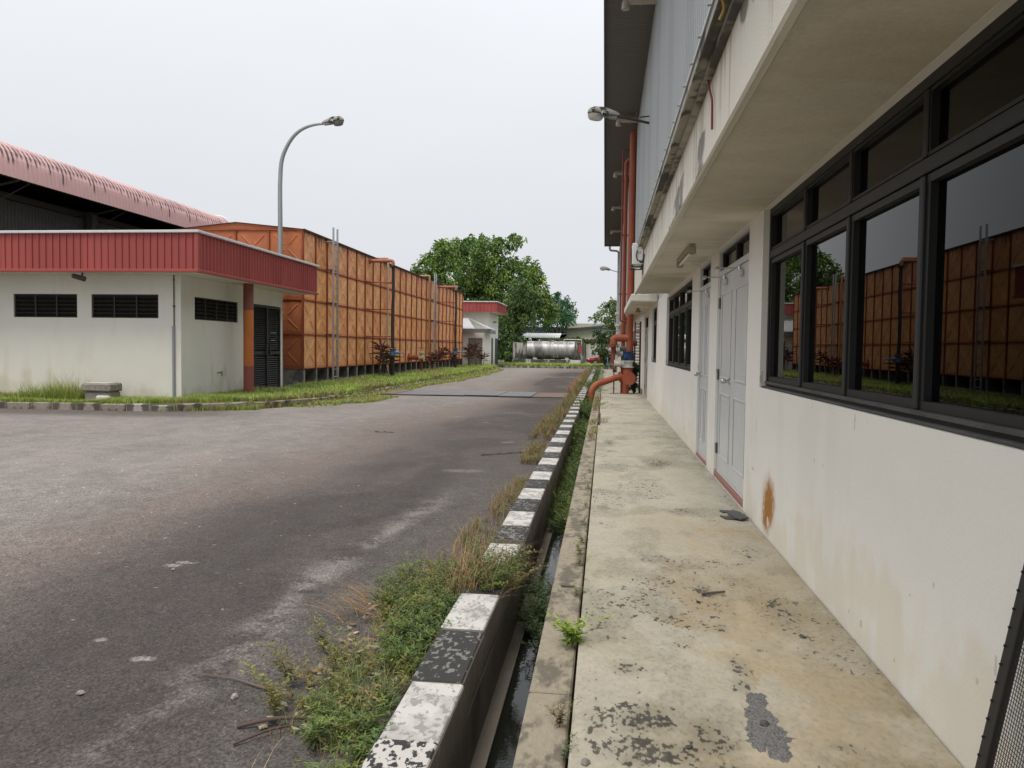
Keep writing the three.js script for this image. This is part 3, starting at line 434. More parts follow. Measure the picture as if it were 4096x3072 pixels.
// ---- doors
const mDoor = mottled([0.60, 0.61, 0.61], [0.48, 0.48, 0.48], { size: 3, scale: 2, a: 0.05, dirtAmt: 0.5, thr: 0.55, rough: 0.34, fleck: 0.004 }), mSteel = std([0.55, 0.54, 0.52], 0.25, { metalness: 1 }), mHinge = std([0.2, 0.2, 0.2], 0.5, { metalness: 0.7 }), mRedSill = mottled([0.33, 0.155, 0.12], [0.22, 0.13, 0.11], { a: 0.15 }), mDoorOld = mottled([0.38, 0.37, 0.34], [0.16, 0.14, 0.12], { size: 2, scale: 6, a: 0.25, dirtAmt: 0.7, thr: 0.48, rough: 0.8 });
function door(a, b, leaves, yTop, knobs, o = {}) {
  const D = part('door', factory), mat = o.mat ?? mDoor, x0 = 1.318, yB = o.yB ?? 0.085;
  mesh('frame', [box(1.30, 1.42, yB, 2.62, -a, -(a + 0.045)), box(1.30, 1.42, yB, 2.62, -(b - 0.045), -b), box(1.30, 1.42, yTop + 0.004, yTop + 0.06, -(a + 0.046), -(b - 0.046)), box(1.30, 1.42, 2.575, 2.62, -(a + 0.046), -(b - 0.046))], mat, D);
  mesh('threshold', [cbox(1.288, 1.42, 0.004, yB - 0.02, -(a + 0.002), -(b - 0.002), 0.006)], mRedSill, D); mesh('weather_strip', box(1.31, 1.36, yB - 0.018, yB - 0.003, -(a + 0.046), -(b - 0.046)), std([0.6, 0.6, 0.58], 0.5), D);
  const w = (b - a - 0.09) / leaves, n = leaves;
  for (let i = 0; i < n; i++) {
    const z0 = a + 0.045 + i * w + 0.003, z1 = z0 + w - 0.006, L = mesh('leaf', cbox(x0, x0 + 0.042, yB, yTop, -z0, -z1, 0.004), mat, D);
    const cols = leaves > 1 ? 1 : 2, m = 0.13;
    for (let c = 0; c < cols; c++) {
      const cw = (z1 - z0 - m * (cols + 1)) / cols, q0 = z0 + m + c * (cw + m), q1 = q0 + cw;
      for (const [p0, p1] of [[yB + 0.18, yB + 0.90], [yB + 1.06, yTop - 0.2]]) {
        const t = 0.022, e = 0.012; mesh('moulding', [cbox(x0 - e, x0 - 0.0005, p0, p0 + t, -q0, -q1, 0.004), cbox(x0 - e, x0 - 0.0005, p1 - t, p1, -q0, -q1, 0.004), cbox(x0 - e, x0 - 0.0005, p0 + t, p1 - t, -q0, -(q0 + t), 0.004), cbox(x0 - e, x0 - 0.0005, p0 + t, p1 - t, -(q1 - t), -q1, 0.004), box(x0 - 0.005, x0 - 0.0006, p0 + 0.06, p1 - 0.06, -(q0 + 0.06), -(q1 - 0.06))], mat, L);
      }
    }
    for (const y of [yB + 0.25, yB + 1.1, yTop - 0.3]) { const hz = (i === 0) === !o.flip || leaves > 1 && i === 0 ? z0 - 0.012 : z1 + 0.012; const hh = leaves > 1 ? (i === 0 ? z0 - 0.004 : z1 + 0.004) : hz; mesh('hinge', [cyl([x0 - 0.016, y - 0.06, -hh], [x0 - 0.016, y + 0.06, -hh], 0.011, 0.011, 8), box(x0 - 0.006, x0 - 0.001, y - 0.06, y + 0.06, -(hh - 0.03), -(hh + 0.03))], mHinge, L); }
  }
  for (const k of knobs) mesh('knob', [cyl([x0 - 0.012, 1.135, -k], [x0, 1.135, -k], 0.034, 0.036), cyl([x0 - 0.05, 1.135, -k], [x0 - 0.012, 1.135, -k], 0.014, 0.018), sph([x0 - 0.068, 1.135, -k], 0.028, 0.031, 0.031)], mSteel, D);
  for (const c of o.closers ?? []) { const s = c[1]; mesh('closer', [cbox(x0 - 0.045, x0 - 0.002, yTop - 0.115, yTop - 0.06, -(c[0] - 0.09), -(c[0] + 0.09), 0.01)], mat, D); mesh('closer_arm', [box(x0 - 0.24, x0 - 0.02, yTop - 0.04, yTop - 0.03, -(c[0] + 0.02 * s), -(c[0] + 0.055 * s)), box(x0 - 0.25, x0 - 0.22, yTop - 0.05, yTop - 0.022, -(c[0] - 0.01), -(c[0] + 0.17 * s)), cyl([x0 - 0.03, yTop - 0.06, -c[0]], [x0 - 0.03, yTop - 0.02, -c[0]], 0.018, 0.018, 8)], mSteel, D); }
  // fanlight
  const nf = o.fan ?? leaves; for (let i = 0; i < nf; i++) { const f0 = a + 0.045 + (b - a - 0.09) / nf * i, f1 = f0 + (b - a - 0.09) / nf; mesh('fanlight_frame', [box(1.33, 1.39, yTop + 0.061, yTop + 0.085, -(f0 + 0.001), -(f1 - 0.001)), box(1.33, 1.39, 2.55, 2.574, -(f0 + 0.001), -(f1 - 0.001)), box(1.33, 1.39, yTop + 0.086, 2.549, -(f0 + 0.001), -(f0 + 0.035)), box(1.33, 1.39, yTop + 0.086, 2.549, -(f1 - 0.035), -(f1 - 0.001))], mFrame, D); const g = new THREE.PlaneGeometry(f1 - f0 - 0.06, 2.555 - yTop - 0.08); g.rotateY(-Math.PI / 2); g.translate(1.362, (yTop + 0.08 + 2.555) / 2, -(f0 + f1) / 2); mesh('pane', g, mGlass, D); }
}
door(7.47, 9.47, 2, 2.30, [8.62], { closers: [[8.0, 1], [9.0, 1]] });
door(10.12, 11.3, 1, 2.26, [11.14], { closers: [[10.55, 1]], yB: 0.06, flip: false });
door(24.2, 26.3, 2, 2.1, [25.2], { mat: mDoorOld, closers: [[25.6, 1]], yB: 0.05 });
// dark opening reveal stubs of unit three are part of the wall itself

// ---------------------------------------------------------------- things fixed to the factory
function lanternParts(t, L, mTop, mBowl, mArm) { // lantern pointing along -x from origin, length L
  const w = 0.15; // casing: lofted rounded shell
  const prof = [[0, 0.045, 0.06, 0.05], [0.12, 0.075, 0.085, 0.06], [0.32, 0.105, 0.125, 0.065], [0.5, 0.13, w, 0.07], [0.8, 0.125, w, 0.07], [0.95, 0.085, 0.115, 0.07], [1, 0.05, 0.07, 0.065]];
  const ring = (k, n) => { const [s, h, hw] = prof[k]; const a = n / 12 * Math.PI; return [-s * L, Math.pow(Math.abs(Math.sin(a)), 0.7) * h * 1.35 * (L / 0.75), Math.cos(a) * hw * (L / 0.75)]; };
  mesh('casing', [grid(prof.length - 1, 12, (i, j) => ring(i, j)), grid(prof.length - 1, 1, (i, j) => [-prof[i][0] * L, -0.012, (j ? -1 : 1) * prof[i][2] * (L / 0.75)]), grid(1, 12, (i, j) => i ? ring(prof.length - 1, j) : [-L, 0, 0]), grid(1, 12, (i, j) => i ? ring(0, j) : [0, 0, 0]), cbox(-0.48 * L, -0.06 * L, -0.075, -0.008, -0.075, 0.075, 0.02)], mTop, t);
  const g = new THREE.SphereGeometry(1, 18, 8, 0, Math.PI * 2, Math.PI / 2, Math.PI / 2); g.scale(L * 0.26, 0.19, 0.145 * (L / 0.75)); const p = g.attributes.position; for (let i = 0; i < p.count; i++) if (p.getY(i) < -0.13) p.setY(i, -0.13 + (p.getY(i) + 0.13) * 0.35); g.computeVertexNormals(); g.translate(-L * 0.74, -0.012, 0); mesh('bowl', g, mBowl, t);
  mesh('clip', [box(-0.56 * L, -0.52 * L, -0.03, 0.04, -0.16, -0.145), box(-0.56 * L, -0.52 * L, -0.03, 0.04, 0.145, 0.16)], std([0.6, 0.6, 0.6], 0.4, { metalness: 0.6 }), t);
}
const mLampTop = mottled([0.34, 0.34, 0.32], [0.035, 0.035, 0.03], { size: 0.8, scale: 22, a: 0.3, dirtAmt: 0.95, thr: 0.44, rough: 0.8 }), mBowlClear = new THREE.MeshPhysicalMaterial({ color: lin(0.7, 0.68, 0.63), roughness: 0.35, transmission: 0.45, thickness: 0 }), mBowlGrey = new THREE.MeshPhysicalMaterial({ color: lin(0.22, 0.215, 0.215), roughness: 0.3, transmission: 0.4, thickness: 0 });
const mDarkSteel = std([0.055, 0.05, 0.05], 0.55, { metalness: 0.3 });
{
  const t = thing('wall_lamp', 'weathered lantern on a dark bracket arm fixed to the grey cladding high above the canopy', 'lamp');
  const h = part('lantern', t); lanternParts(h, 0.75, mLampTop, mBowlClear); h.position.set(0.25, 6.95, -19.22); h.rotation.z = -0.13;
  mesh('arm', [cyl([1.04, 6.76, -19.22], [0.22, 6.95, -19.22], 0.03), cyl([0.74, 6.92, -19.22], [1.04, 6.95, -19.22], 0.016)], mDarkSteel, t); mesh('bracket', [box(1.0, 1.045, 6.62, 7.0, -19.17, -19.27), torus([1.0, 6.66, -19.22], 0.03, 0.008, 'z', 12)], mDarkSteel, t);
}
{
  const t = thing('wall_lamp', 'pale grey lantern on a thin arm at the far factory end beside the downpipe', 'lamp');
  const h = part('lantern', t); lanternParts(h, 0.75, mottled([0.45, 0.46, 0.46], [0.3, 0.3, 0.3], { a: 0.1 }), mBowlClear); h.position.set(0.31, 7.09, -57.0); h.rotation.z = -0.2;
  mesh('arm', [cyl([1.04, 6.88, -57.0], [0.28, 7.1, -57.0], 0.025)], std([0.4, 0.4, 0.4], 0.5, { metalness: 0.5 }), t);
}
{
  const t = thing('fluorescent_lamp', 'rusty fluorescent tube fitting under the canopy soffit above the grey doors', 'lamp'); const mB = mottled([0.40, 0.33, 0.25], [0.16, 0.1, 0.06], { size: 1, scale: 9, dirtAmt: 0.7 });
  mesh('batten', [cbox(0.90, 0.965, 2.575, 2.621, -8.95, -10.45, 0.006)], mB, t); mesh('tube', cyl([0.935, 2.545, -9.0], [0.935, 2.545, -10.4], 0.016, 0.016, 12), std([0.75, 0.72, 0.66], 0.3), t);
  for (const z of [-8.97, -10.43]) mesh('end_holder', [cbox(0.895, 0.975, 2.51, 2.60, z - 0.03, z + 0.03, 0.012), cyl([0.935, 2.545, z + 0.035], [0.935, 2.545, z - 0.035], 0.04, 0.04, 14)], mB, t);
}
{
  const t = thing('bulb_holder', 'brass twin bulb holder under the small canopy by the far door', 'lamp'); const m = std([0.3, 0.2, 0.06], 0.5, { metalness: 0.5 });
  mesh('ceiling_plate', cyl([0.93, 2.62, -23.2], [0.93, 2.654, -23.2], 0.05), m, t); mesh('lamp_socket', [cyl([0.93, 2.62, -23.2], [0.88, 2.53, -23.2], 0.03, 0.035), cyl([0.93, 2.62, -23.2], [0.99, 2.54, -23.2], 0.03, 0.035)], m, t);
}
{
  const t = thing('air_conditioner', 'white outdoor air conditioner unit hung on the canopy beam near the gutter end', 'air conditioner'); const mW = mottled([0.68, 0.69, 0.68], [0.5, 0.48, 0.44], { dirtAmt: 0.4, a: 0.05, rough: 0.45 });
  mesh('body', [cbox(0.415, 0.585, 2.82, 3.16, -12.95, -13.55, 0.012)], mW, t); mesh('service_cover', [cbox(0.47, 0.55, 3.01, 3.11, -12.935, -12.95, 0.004), box(0.49, 0.53, 3.07, 3.085, -12.93, -12.936)], std([0.5, 0.51, 0.5], 0.5), t);
  mesh('fan_grille', [torus([0.407, 2.99, -13.3], 0.15, 0.008, 'x'), torus([0.407, 2.99, -13.3], 0.10, 0.005, 'x'), torus([0.407, 2.99, -13.3], 0.05, 0.005, 'x'), box(0.403, 0.411, 2.84, 3.14, -13.296, -13.304), box(0.403, 0.411, 2.986, 2.994, -13.15, -13.45)], mDarkSteel, t);
  mesh('bracket', [box(0.39, 0.594, 2.785, 2.80, -12.98, -13.02), box(0.39, 0.594, 2.785, 2.80, -13.48, -13.52), box(0.405, 0.43, 2.801, 2.819, -12.95, -13.55), box(0.565, 0.594, 2.801, 2.819, -12.95, -13.55), box(0.58, 0.594, 2.66, 2.784, -12.98, -13.02)], mDarkSteel, t);
  mesh('cable', [pipe([[0.49, 3.04, -12.93], [0.47, 2.94, -12.90], [0.50, 2.87, -12.90], [0.58, 2.87, -12.91], [0.60, 2.95, -12.9], [0.58, 3.1, -12.85]], 0.010, 0.05, 8), pipe([[0.53, 2.86, -12.92], [0.59, 2.85, -12.9], [0.585, 2.93, -12.6]], 0.018, 0.05, 8)], mDarkSteel, t);
}
{
  const m = tag(mesh('conduit', [pipe([[0.575, 3.055, -4.85], [0.575, 2.98, -4.80], [0.578, 2.86, -4.66], [0.58, 2.70, -4.66]], 0.007, 0.04, 8)], std([0.20, 0.055, 0.04], 0.6)), 'thin red conduit running down the white canopy beam from the gutter', 'conduit');
  tag(mesh('dry_vine', [pipe([[0.50, 3.12, -3.75], [0.49, 3.07, -3.78], [0.52, 3.02, -3.80], [0.50, 2.98, -3.84]], 0.006, 0.03, 6), pipe([[0.49, 3.07, -3.78], [0.47, 3.03, -3.74]], 0.004, 0.02, 6)], std([0.42, 0.28, 0.07], 0.9)), 'dry yellow tendril hanging over the gutter edge', 'vine');
}
// ---- fire main riser group
const mPipeO = mottled([0.33, 0.082, 0.038], [0.19, 0.055, 0.034], { size: 1.6, scale: 7, a: 0.18, dirtAmt: 0.6, thr: 0.52, rough: 0.62, streak: 2 }), mPipeD = mottled([0.20, 0.050, 0.035], [0.10, 0.035, 0.026], { size: 1.6, scale: 7, a: 0.2, dirtAmt: 0.6, rough: 0.7 }), mValveW = mottled([0.60, 0.585, 0.55], [0.30, 0.22, 0.16], { size: 1, scale: 10, dirtAmt: 0.6, thr: 0.54, a: 0.1, rough: 0.6 }), mBlue = mottled([0.018, 0.055, 0.165], [0.02, 0.025, 0.04], { size: 1, scale: 9, dirtAmt: 0.8, thr: 0.5 }), mBlueL = std([0.06, 0.21, 0.42], 0.5), mRust = mottled([0.12, 0.06, 0.04], [0.06, 0.035, 0.025], { size: 1, scale: 9, dirtAmt: 0.7, a: 0.3, rough: 0.95 }), mGreenGrey = std([0.14, 0.17, 0.15], 0.7);
const bolts = (c, R, n, axis, len, r = 0.012) => [...Array(n)].map((_, i) => { const a = i / n * Math.PI * 2, ca = Math.cos(a) * R, sa = Math.sin(a) * R; return axis === 'z' ? cyl([c[0] + ca, c[1] + sa, c[2]], [c[0] + ca, c[1] + sa, c[2] + len], r, r, 6) : axis === 'y' ? cyl([c[0] + ca, c[1], c[2] + sa], [c[0] + ca, c[1] + len, c[2] + sa], r, r, 6) : cyl([c[0], c[1] + ca, c[2] + sa], [c[0] + len, c[1] + ca, c[2] + sa], r, r, 6); });
{
  const Z = -27.3, t = thing('fire_main_riser', 'tall orange fire main riser with white and blue valves beside the far door', 'pipe');
  mesh('riser_pipe', [pipe([[0.837, 1.42, Z], [0.837, 8.72, Z], [1.045, 8.72, Z]], 0.114, 0.2, 18)].concat([3.0, 4.6, 6.2, 7.8].map(y => cyl([0.837, y, Z], [0.837, y + 0.02, Z], 0.118, 0.118, 18))), mPipeO, t);
  mesh('branch_pipe', [pipe([[0.837, 1.86, Z], [0.30, 1.86, Z], [0.30, 1.64, Z]], 0.122, 0.2, 18)], mPipeO, t); mesh('drop_pipe', [cyl([0.30, 1.60, Z], [0.30, 1.64, Z], 0.19, 0.19, 20), cyl([0.30, 1.54, Z], [0.30, 1.58, Z], 0.19, 0.19, 20), cyl([0.30, 1.0, Z - 0.02], [0.30, 1.56, Z - 0.02], 0.085, 0.085, 14)], mPipeD, t);
  mesh('pedestal', [cyl([0.735, 0.0, Z], [0.735, 0.82, Z], 0.112, 0.112, 18), cyl([0.80, 0.62, Z], [0.80, 0.86, Z], 0.17, 0.14, 18), box(0.60, 0.96, -0.048, -0.01, Z - 0.2, Z + 0.2)], mPipeO, t);
  mesh('blind_flange', [cyl([0.827, 0.50, Z + 0.10], [0.827, 0.50, Z + 0.25], 0.14, 0.14, 18), cyl([0.827, 0.50, Z + 0.25], [0.827, 0.50, Z + 0.285], 0.225, 0.225, 26)].concat(bolts([0.827, 0.50, Z + 0.286], 0.19, 12, 'z', 0.02, 0.014)), mPipeO, t);
  mesh('gate_valve', [cyl([0.80, 0.865, Z], [0.80, 0.90, Z], 0.2, 0.2, 22), cyl([0.80, 0.90, Z], [0.80, 1.06, Z], 0.15, 0.15, 18), cyl([0.80, 1.06, Z], [0.80, 1.10, Z], 0.21, 0.21, 22), cyl([0.80, 0.99, Z], [0.36, 0.99, Z], 0.12, 0.10, 16), cyl([0.56, 0.99, Z], [0.52, 0.99, Z], 0.16, 0.16, 18), cyl([0.36, 0.99, Z], [0.33, 0.99, Z], 0.14, 0.14, 16), cyl([0.33, 0.99, Z], [0.20, 0.99, Z], 0.04, 0.03, 10), box(0.36, 0.45, 1.0, 1.30, Z - 0.04, Z + 0.04)], mValveW, t);
  mesh('hand_wheel', [torus([0.205, 0.99, Z], 0.13, 0.014, 'x'), box(0.20, 0.21, 0.86, 1.12, Z - 0.01, Z + 0.01), box(0.20, 0.21, 0.98, 1.0, Z - 0.13, Z + 0.13)], mRust, t);
  mesh('hand_wheel', [torus([0.11, 0.98, Z - 0.5], 0.19, 0.016, 'x'), box(0.10, 0.12, 0.79, 1.17, Z - 0.51, Z - 0.49), box(0.10, 0.12, 0.97, 0.99, Z - 0.69, Z - 0.31), cyl([0.11, 0.98, Z - 0.5], [0.30, 0.98, Z - 0.5], 0.03, 0.03, 10)], mBlueL, t);
  mesh('check_valve', [cyl([0.80, 1.105, Z], [0.80, 1.38, Z], 0.165, 0.165, 18), cyl([0.81, 1.38, Z], [0.81, 1.42, Z], 0.2, 0.2, 20), cbox(0.66, 0.80, 1.15, 1.34, Z + 0.12, Z + 0.2, 0.03)], mBlue, t);
  mesh('stop_valve', [cyl([0.62, 1.33, Z - 0.2], [0.28, 1.33, Z - 0.2], 0.085, 0.075, 14), cyl([0.50, 1.33, Z - 0.2], [0.46, 1.33, Z - 0.2], 0.13, 0.13, 16), cyl([0.40, 1.33, Z - 0.2], [0.37, 1.33, Z - 0.2], 0.12, 0.12, 16), cyl([0.28, 1.33, Z - 0.2], [0.14, 1.33, Z - 0.2], 0.035, 0.025, 10)], mValveW, t);
  mesh('hand_wheel', [torus([0.14, 1.33, Z - 0.2], 0.12, 0.014, 'x'), box(0.135, 0.145, 1.21, 1.45, Z - 0.21, Z - 0.19)], mPipeD, t);
  mesh('top_wheel', [torus([0.20, 2.1, Z - 0.1], 0.2, 0.018, 'y'), box(0.0, 0.4, 2.09, 2.11, Z - 0.11, Z - 0.09), box(0.19, 0.21, 2.09, 2.11, Z - 0.3, Z + 0.1), cyl([0.26, 1.9, Z - 0.1], [0.24, 2.14, Z - 0.1], 0.03, 0.02, 10)], mGreenGrey, t);
  mesh('pump_motor', [cyl([0.52, 1.45, Z - 0.35], [0.74, 1.45, Z - 0.35], 0.13, 0.13, 16), box(0.56, 0.7, 1.0, 1.34, Z - 0.45, Z - 0.25)], mGreenGrey, t);
  mesh('outlet_pipe', [pipe([[0.70, 0.55, Z - 0.05], [0.40, 0.52, Z], [0.10, 0.40, Z + 0.15], [-0.22, 0.32, Z + 0.3], [-0.41, 0.12, Z + 0.4], [-0.44, -0.45, Z + 0.42]], 0.105, 0.18, 16), cyl([0.56, 0.54, Z - 0.04], [0.52, 0.535, Z - 0.03], 0.18, 0.18, 18)], mPipeO, t);
  mesh('support_stand', [box(0.31, 0.35, -0.035, 1.02, Z - 0.02, Z + 0.02), box(0.19, 0.50, -0.05, -0.02, Z - 0.1, Z + 0.1), cyl([0.42, 0.80, Z], [0.28, 0.80, Z], 0.1, 0.1, 14)], mRust, t);
}
{
  const Z = -27.75, t = thing('sprinkler_riser', 'slimmer orange riser pipe standing left of the large fire main', 'pipe');
  mesh('pipe', [pipe([[0.63, 1.3, Z], [0.63, 7.9, Z], [1.05, 8.05, Z]], 0.066, 0.18, 14), cyl([0.63, 4.2, Z], [0.63, 4.23, Z], 0.072)], mPipeO, t);
  mesh('lower_pipe', [cyl([0.63, -0.05, Z], [0.63, 1.3, Z], 0.07, 0.07, 14), cyl([0.63, 1.75, Z], [0.63, 1.95, Z], 0.095, 0.085, 14), cyl([0.63, 2.0, Z], [0.63, 2.04, Z], 0.1, 0.1, 14)], mPipeD, t);
  mesh('clamp', [box(0.46, 1.05, 5.35, 5.39, Z - 0.02, Z + 0.02), box(0.46, 1.05, 3.35, 3.39, Z - 0.02, Z + 0.02), box(0.46, 1.05, 7.2, 7.24, Z - 0.02, Z + 0.02)], mRust, t);
}
tag(mesh('vent_pipe', [pipe([[0.78, 2.42, -27.5], [0.51, 2.44, -27.5], [0.51, 8.2, -27.5], [0.72, 8.2, -27.5]], 0.028, 0.06, 10), box(0.5, 0.56, 5.36, 5.4, -27.48, -27.7)], mPipeD), 'thin dark red pipe running up beside the orange risers', 'pipe');
{
  const t = thing('rusty_grille', 'rusty steel grille and posts at the wall end behind the risers', 'grille');
  mesh('post', [box(1.02, 1.07, -0.05, 2.45, -28.2, -28.25)], mRust, t); mesh('post', [box(1.20, 1.26, -0.05, 2.45, -28.2, -28.25)], mRust, t);
  for (let i = 0; i < 22; i++) mesh('bar', box(1.07, 1.20, 0.15 + i * 0.105, 0.18 + i * 0.105, -28.21, -28.235), mDarkSteel, t);
  mesh('small_pipe', [pipe([[0.98, 0.7, -28.1], [0.98, 2.1, -28.1], [1.2, 2.1, -28.1]], 0.02, 0.04, 8), pipe([[0.92, 1.05, -28.0], [1.0, 1.05, -28.0], [1.0, 1.35, -28.0], [1.08, 1.35, -28.0]], 0.025, 0.05, 8), cyl([0.98, 1.7, -28.1], [1.12, 1.7, -28.1], 0.1, 0.1, 12)], mPipeD, t);
}
{ // wire mesh frame leaning on the wall
  const t = thing('mesh_screen', 'black framed wire mesh screen leaning against the cream wall', 'screen'); const h = 0.86, w = 1.05, m = std([0.018, 0.016, 0.014], 0.55), e = 0.05;
  mesh('frame', [cbox(-0.012, 0.012, 0, h, 0, e, 0.003), cbox(-0.012, 0.012, 0, h, w - e, w, 0.003), cbox(-0.012, 0.012, 0, e, e, w - e, 0.003), cbox(-0.012, 0.012, h - e, h, e, w - e, 0.003)].concat([...Array(14)].map((_, i) => cyl([-0.018, 0.05 + i * 0.058, 0.012], [-0.010, 0.05 + i * 0.058, 0.012], 0.004, 0.004, 6))), m, t);
  const gs = []; for (let i = 1; i < 78; i++) { const z = e + i * 0.0123; if (z < w - e) gs.push(cyl([-0.002, e, z], [-0.002, h - e, z], 0.0013, 0.0013, 4, true)); } for (let i = 1; i < 92; i++) { const y = e + i * 0.0123; if (y < h - e) gs.push(cyl([0.001, y, e], [0.001, y, w - e], 0.0013, 0.0013, 4, true)); }
  stuff(mesh('wire_mesh', gs, m, t)); t.position.set(1.133, 0.004, -2.553); t.rotation.z = -0.18; t.userData.keep = true;
}
// ---------------------------------------------------------------- pump house with red fascia on the left
const mRed = mottled([0.325, 0.063, 0.055], [0.25, 0.05, 0.045], { size: 4, scale: 2, a: 0.09, dirtAmt: 0.6, thr: 0.5, streak: 3, rough: 0.6 }), mRed2 = mottled([0.345, 0.07, 0.062], [0.25, 0.045, 0.045], { size: 4, scale: 2, a: 0.09, dirtAmt: 0.6, thr: 0.5, streak: 3, rough: 0.6, seed: 3 }), mCoping = mottled([0.58, 0.60, 0.62], [0.35, 0.36, 0.36], { dirtAmt: 0.4, a: 0.08, rough: 0.5 });
const mLouvre = mottled([0.022, 0.021, 0.020], [0.05, 0.047, 0.043], { size: 1.5, scale: 8, a: 0.3, dirtAmt: 0.4, rough: 0.6 });
const pumpWall = new THREE.MeshStandardMaterial({ map: cmap(1024, 512, -40, 40, 0, 3.4, (u, y, o, i, j) => {
  const n = fbm(u * 1.4, y * 1.4, 4), w = fbm(u * 5, y * 0.9, 4); let r = 0.72, g = 0.71, b = 0.645;
  const sp = sm(0.45, 0.68, w * 0.5 + n * 0.5 + 0.22 - y * 0.5) * 0.5; r = lerp(r, 0.50, sp); g = lerp(g, 0.44, sp); b = lerp(b, 0.32, sp);
  const dr = sm(0.55, 0.8, w * 0.6 + n * 0.4) * 0.2; r = lerp(r, 0.36, dr); g = lerp(g, 0.33, dr); b = lerp(b, 0.24, dr);
  const k = 1 + (n - 0.5) * 0.1; o[0] = r * k; o[1] = g * k; o[2] = b * k;
}), roughness: 0.9, bumpMap: bumpPlaster, bumpScale: 0.003 });
const pump = thing('pump_house', 'cream pump house with red ribbed fascia, black louvres and louvred double door', 'building');
{
  const hole = (s, a, b, y0, y1) => s.holes.push(new THREE.Path([[a, y0], [b, y0], [b, y1], [a, y1]].map(p => new THREE.Vector2(...p))));
  const f = new THREE.Shape([[-24, 0.0], [-10.6, 0.0], [-10.6, 3.4], [-24, 3.4]].map(p => new THREE.Vector2(...p)));
  hole(f, -22.0, -20.2, 2.11, 2.71); hole(f, -19.8, -18.0, 2.11, 2.71); hole(f, -17.6, -15.8, 2.11, 2.71); hole(f, -15.16, -13.40, 2.11, 2.71); hole(f, -13.01, -11.20, 2.11, 2.71);
  const fg = new THREE.ExtrudeGeometry(f, { depth: 0.2, bevelEnabled: false }); fg.translate(0, 0, -19.25);
  const s = new THREE.Shape([[19.252, 0.0], [25.43, 0.0], [25.43, 3.4], [19.252, 3.4]].map(p => new THREE.Vector2(...p))); hole(s, 19.73, 22.2, 2.11, 2.70); s.holes.push(new THREE.Path([[23.23, 0.02], [25.28, 0.02], [25.28, 2.72], [23.23, 2.72]].map(p => new THREE.Vector2(...p))));
  const sg = new THREE.ExtrudeGeometry(s, { depth: 0.2, bevelEnabled: false }); const p = sg.attributes.position; for (let i = 0; i < p.count; i++) { const d = p.getX(i), y = p.getY(i), z = p.getZ(i); p.setXYZ(i, -10.8 + z, y, -d); } sg.computeVertexNormals();
  mesh('wall', [fg, sg, box(-24, -10.801, 0, 3.4, -25.23, -25.43), box(-24, -23.8, 0, 3.4, -19.252, -25.228)], pumpWall, pump);
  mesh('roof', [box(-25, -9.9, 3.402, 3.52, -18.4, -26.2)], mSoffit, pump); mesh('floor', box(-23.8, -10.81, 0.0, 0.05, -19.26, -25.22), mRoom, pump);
  mesh('soffit', [box(-25, -9.74, 3.20, 3.225, -18.24, -19.04), box(-10.59, -9.74, 3.20, 3.225, -19.041, -26.25)], mPaint, pump);
  // fascia sheets
  const H = 0.86, b1 = mesh('fascia_sheet', ribbed([0, 0, 0], [1, 0, 0], [0, 1, 0], [0, 0, 1], 0.72, H, 0.18, 0.016, 0.03), mRed, pump); b1.position.set(-10.45, 3.265, -18.2);
  for (let i = 1; i < 21; i++) copyMesh(b1, pump, -10.45 - i * 0.722, 3.265, -18.2, i % 3 ? mRed : mRed2);
  const b2 = mesh('fascia_sheet', ribbed([0, 0, 0], [0, 0, -1], [0, 1, 0], [1, 0, 0], 0.72, H, 0.18, 0.016, 0.03), mRed2, pump); b2.position.set(-9.71, 3.265, -18.22);
  for (let i = 1; i < 11; i++) copyMesh(b2, pump, -9.71, 3.265, -18.22 - i * 0.722, i % 3 ? mRed2 : mRed); 
  mesh('corner_flashing', [box(-9.76, -9.675, 3.262, 4.12, -18.198, -18.165), box(-9.708, -9.675, 3.262, 4.12, -18.198, -18.26)], mRed, pump);
  mesh('drip_flashing', [cbox(-25, -9.66, 3.185, 3.262, -18.15, -18.235, 0.01), cbox(-9.745, -9.66, 3.185, 3.262, -18.236, -26.25, 0.01)], mRed, pump);
  mesh('fascia_back', [box(-25, -9.72, 3.27, 4.1, -18.215, -18.24), box(-9.745, -9.72, 3.27, 4.1, -18.25, -26.2), box(-25, -9.72, 3.27, 4.1, -26.2, -26.24)], mDarkSteel, pump);
  mesh('coping', [cbox(-25, -9.64, 4.125, 4.19, -18.13, -18.30, 0.01), cbox(-9.80, -9.64, 4.125, 4.19, -18.301, -26.28, 0.01)], mCoping, pump);
  // louvre windows
  const slatG = merge([(() => { const g = box(-0.5, 0.5, -0.012, 0.012, -0.055, 0.055); g.rotateX(-0.7); return g; })()]), slatS = merge([(() => { const g = box(-0.055, 0.055, -0.012, 0.012, -0.5, 0.5); g.rotateZ(-0.7); return g; })()]);
  const addSlat = (w, geo, x, y, z, sx, sz) => { const c = new THREE.Mesh(geo, mLouvre); c.name = 'slat'; c.position.set(x, y, z); c.scale.set(sx, 1, sz); c.castShadow = c.receiveShadow = true; w.add(c); };
  for (const [a, b] of [[-22, -20.2], [-19.8, -18], [-17.6, -15.8], [-15.16, -13.40], [-13.01, -11.20]]) {
    const w = part('louvre_window', pump), y0 = 2.11, y1 = 2.71, cw = (b - a) / 3;
    const fr = [box(a, b, y0, y0 + 0.03, -19.08, -19.2), box(a, b, y1 - 0.03, y1, -19.08, -19.2)]; for (let i = 0; i <= 3; i++) { const x = clamp(a + i * cw, a + 0.02, b - 0.02); fr.push(box(x - 0.02, x + 0.02, y0 + 0.03, y1 - 0.03, -19.08, -19.2)); } mesh('frame', fr, mLouvre, w);
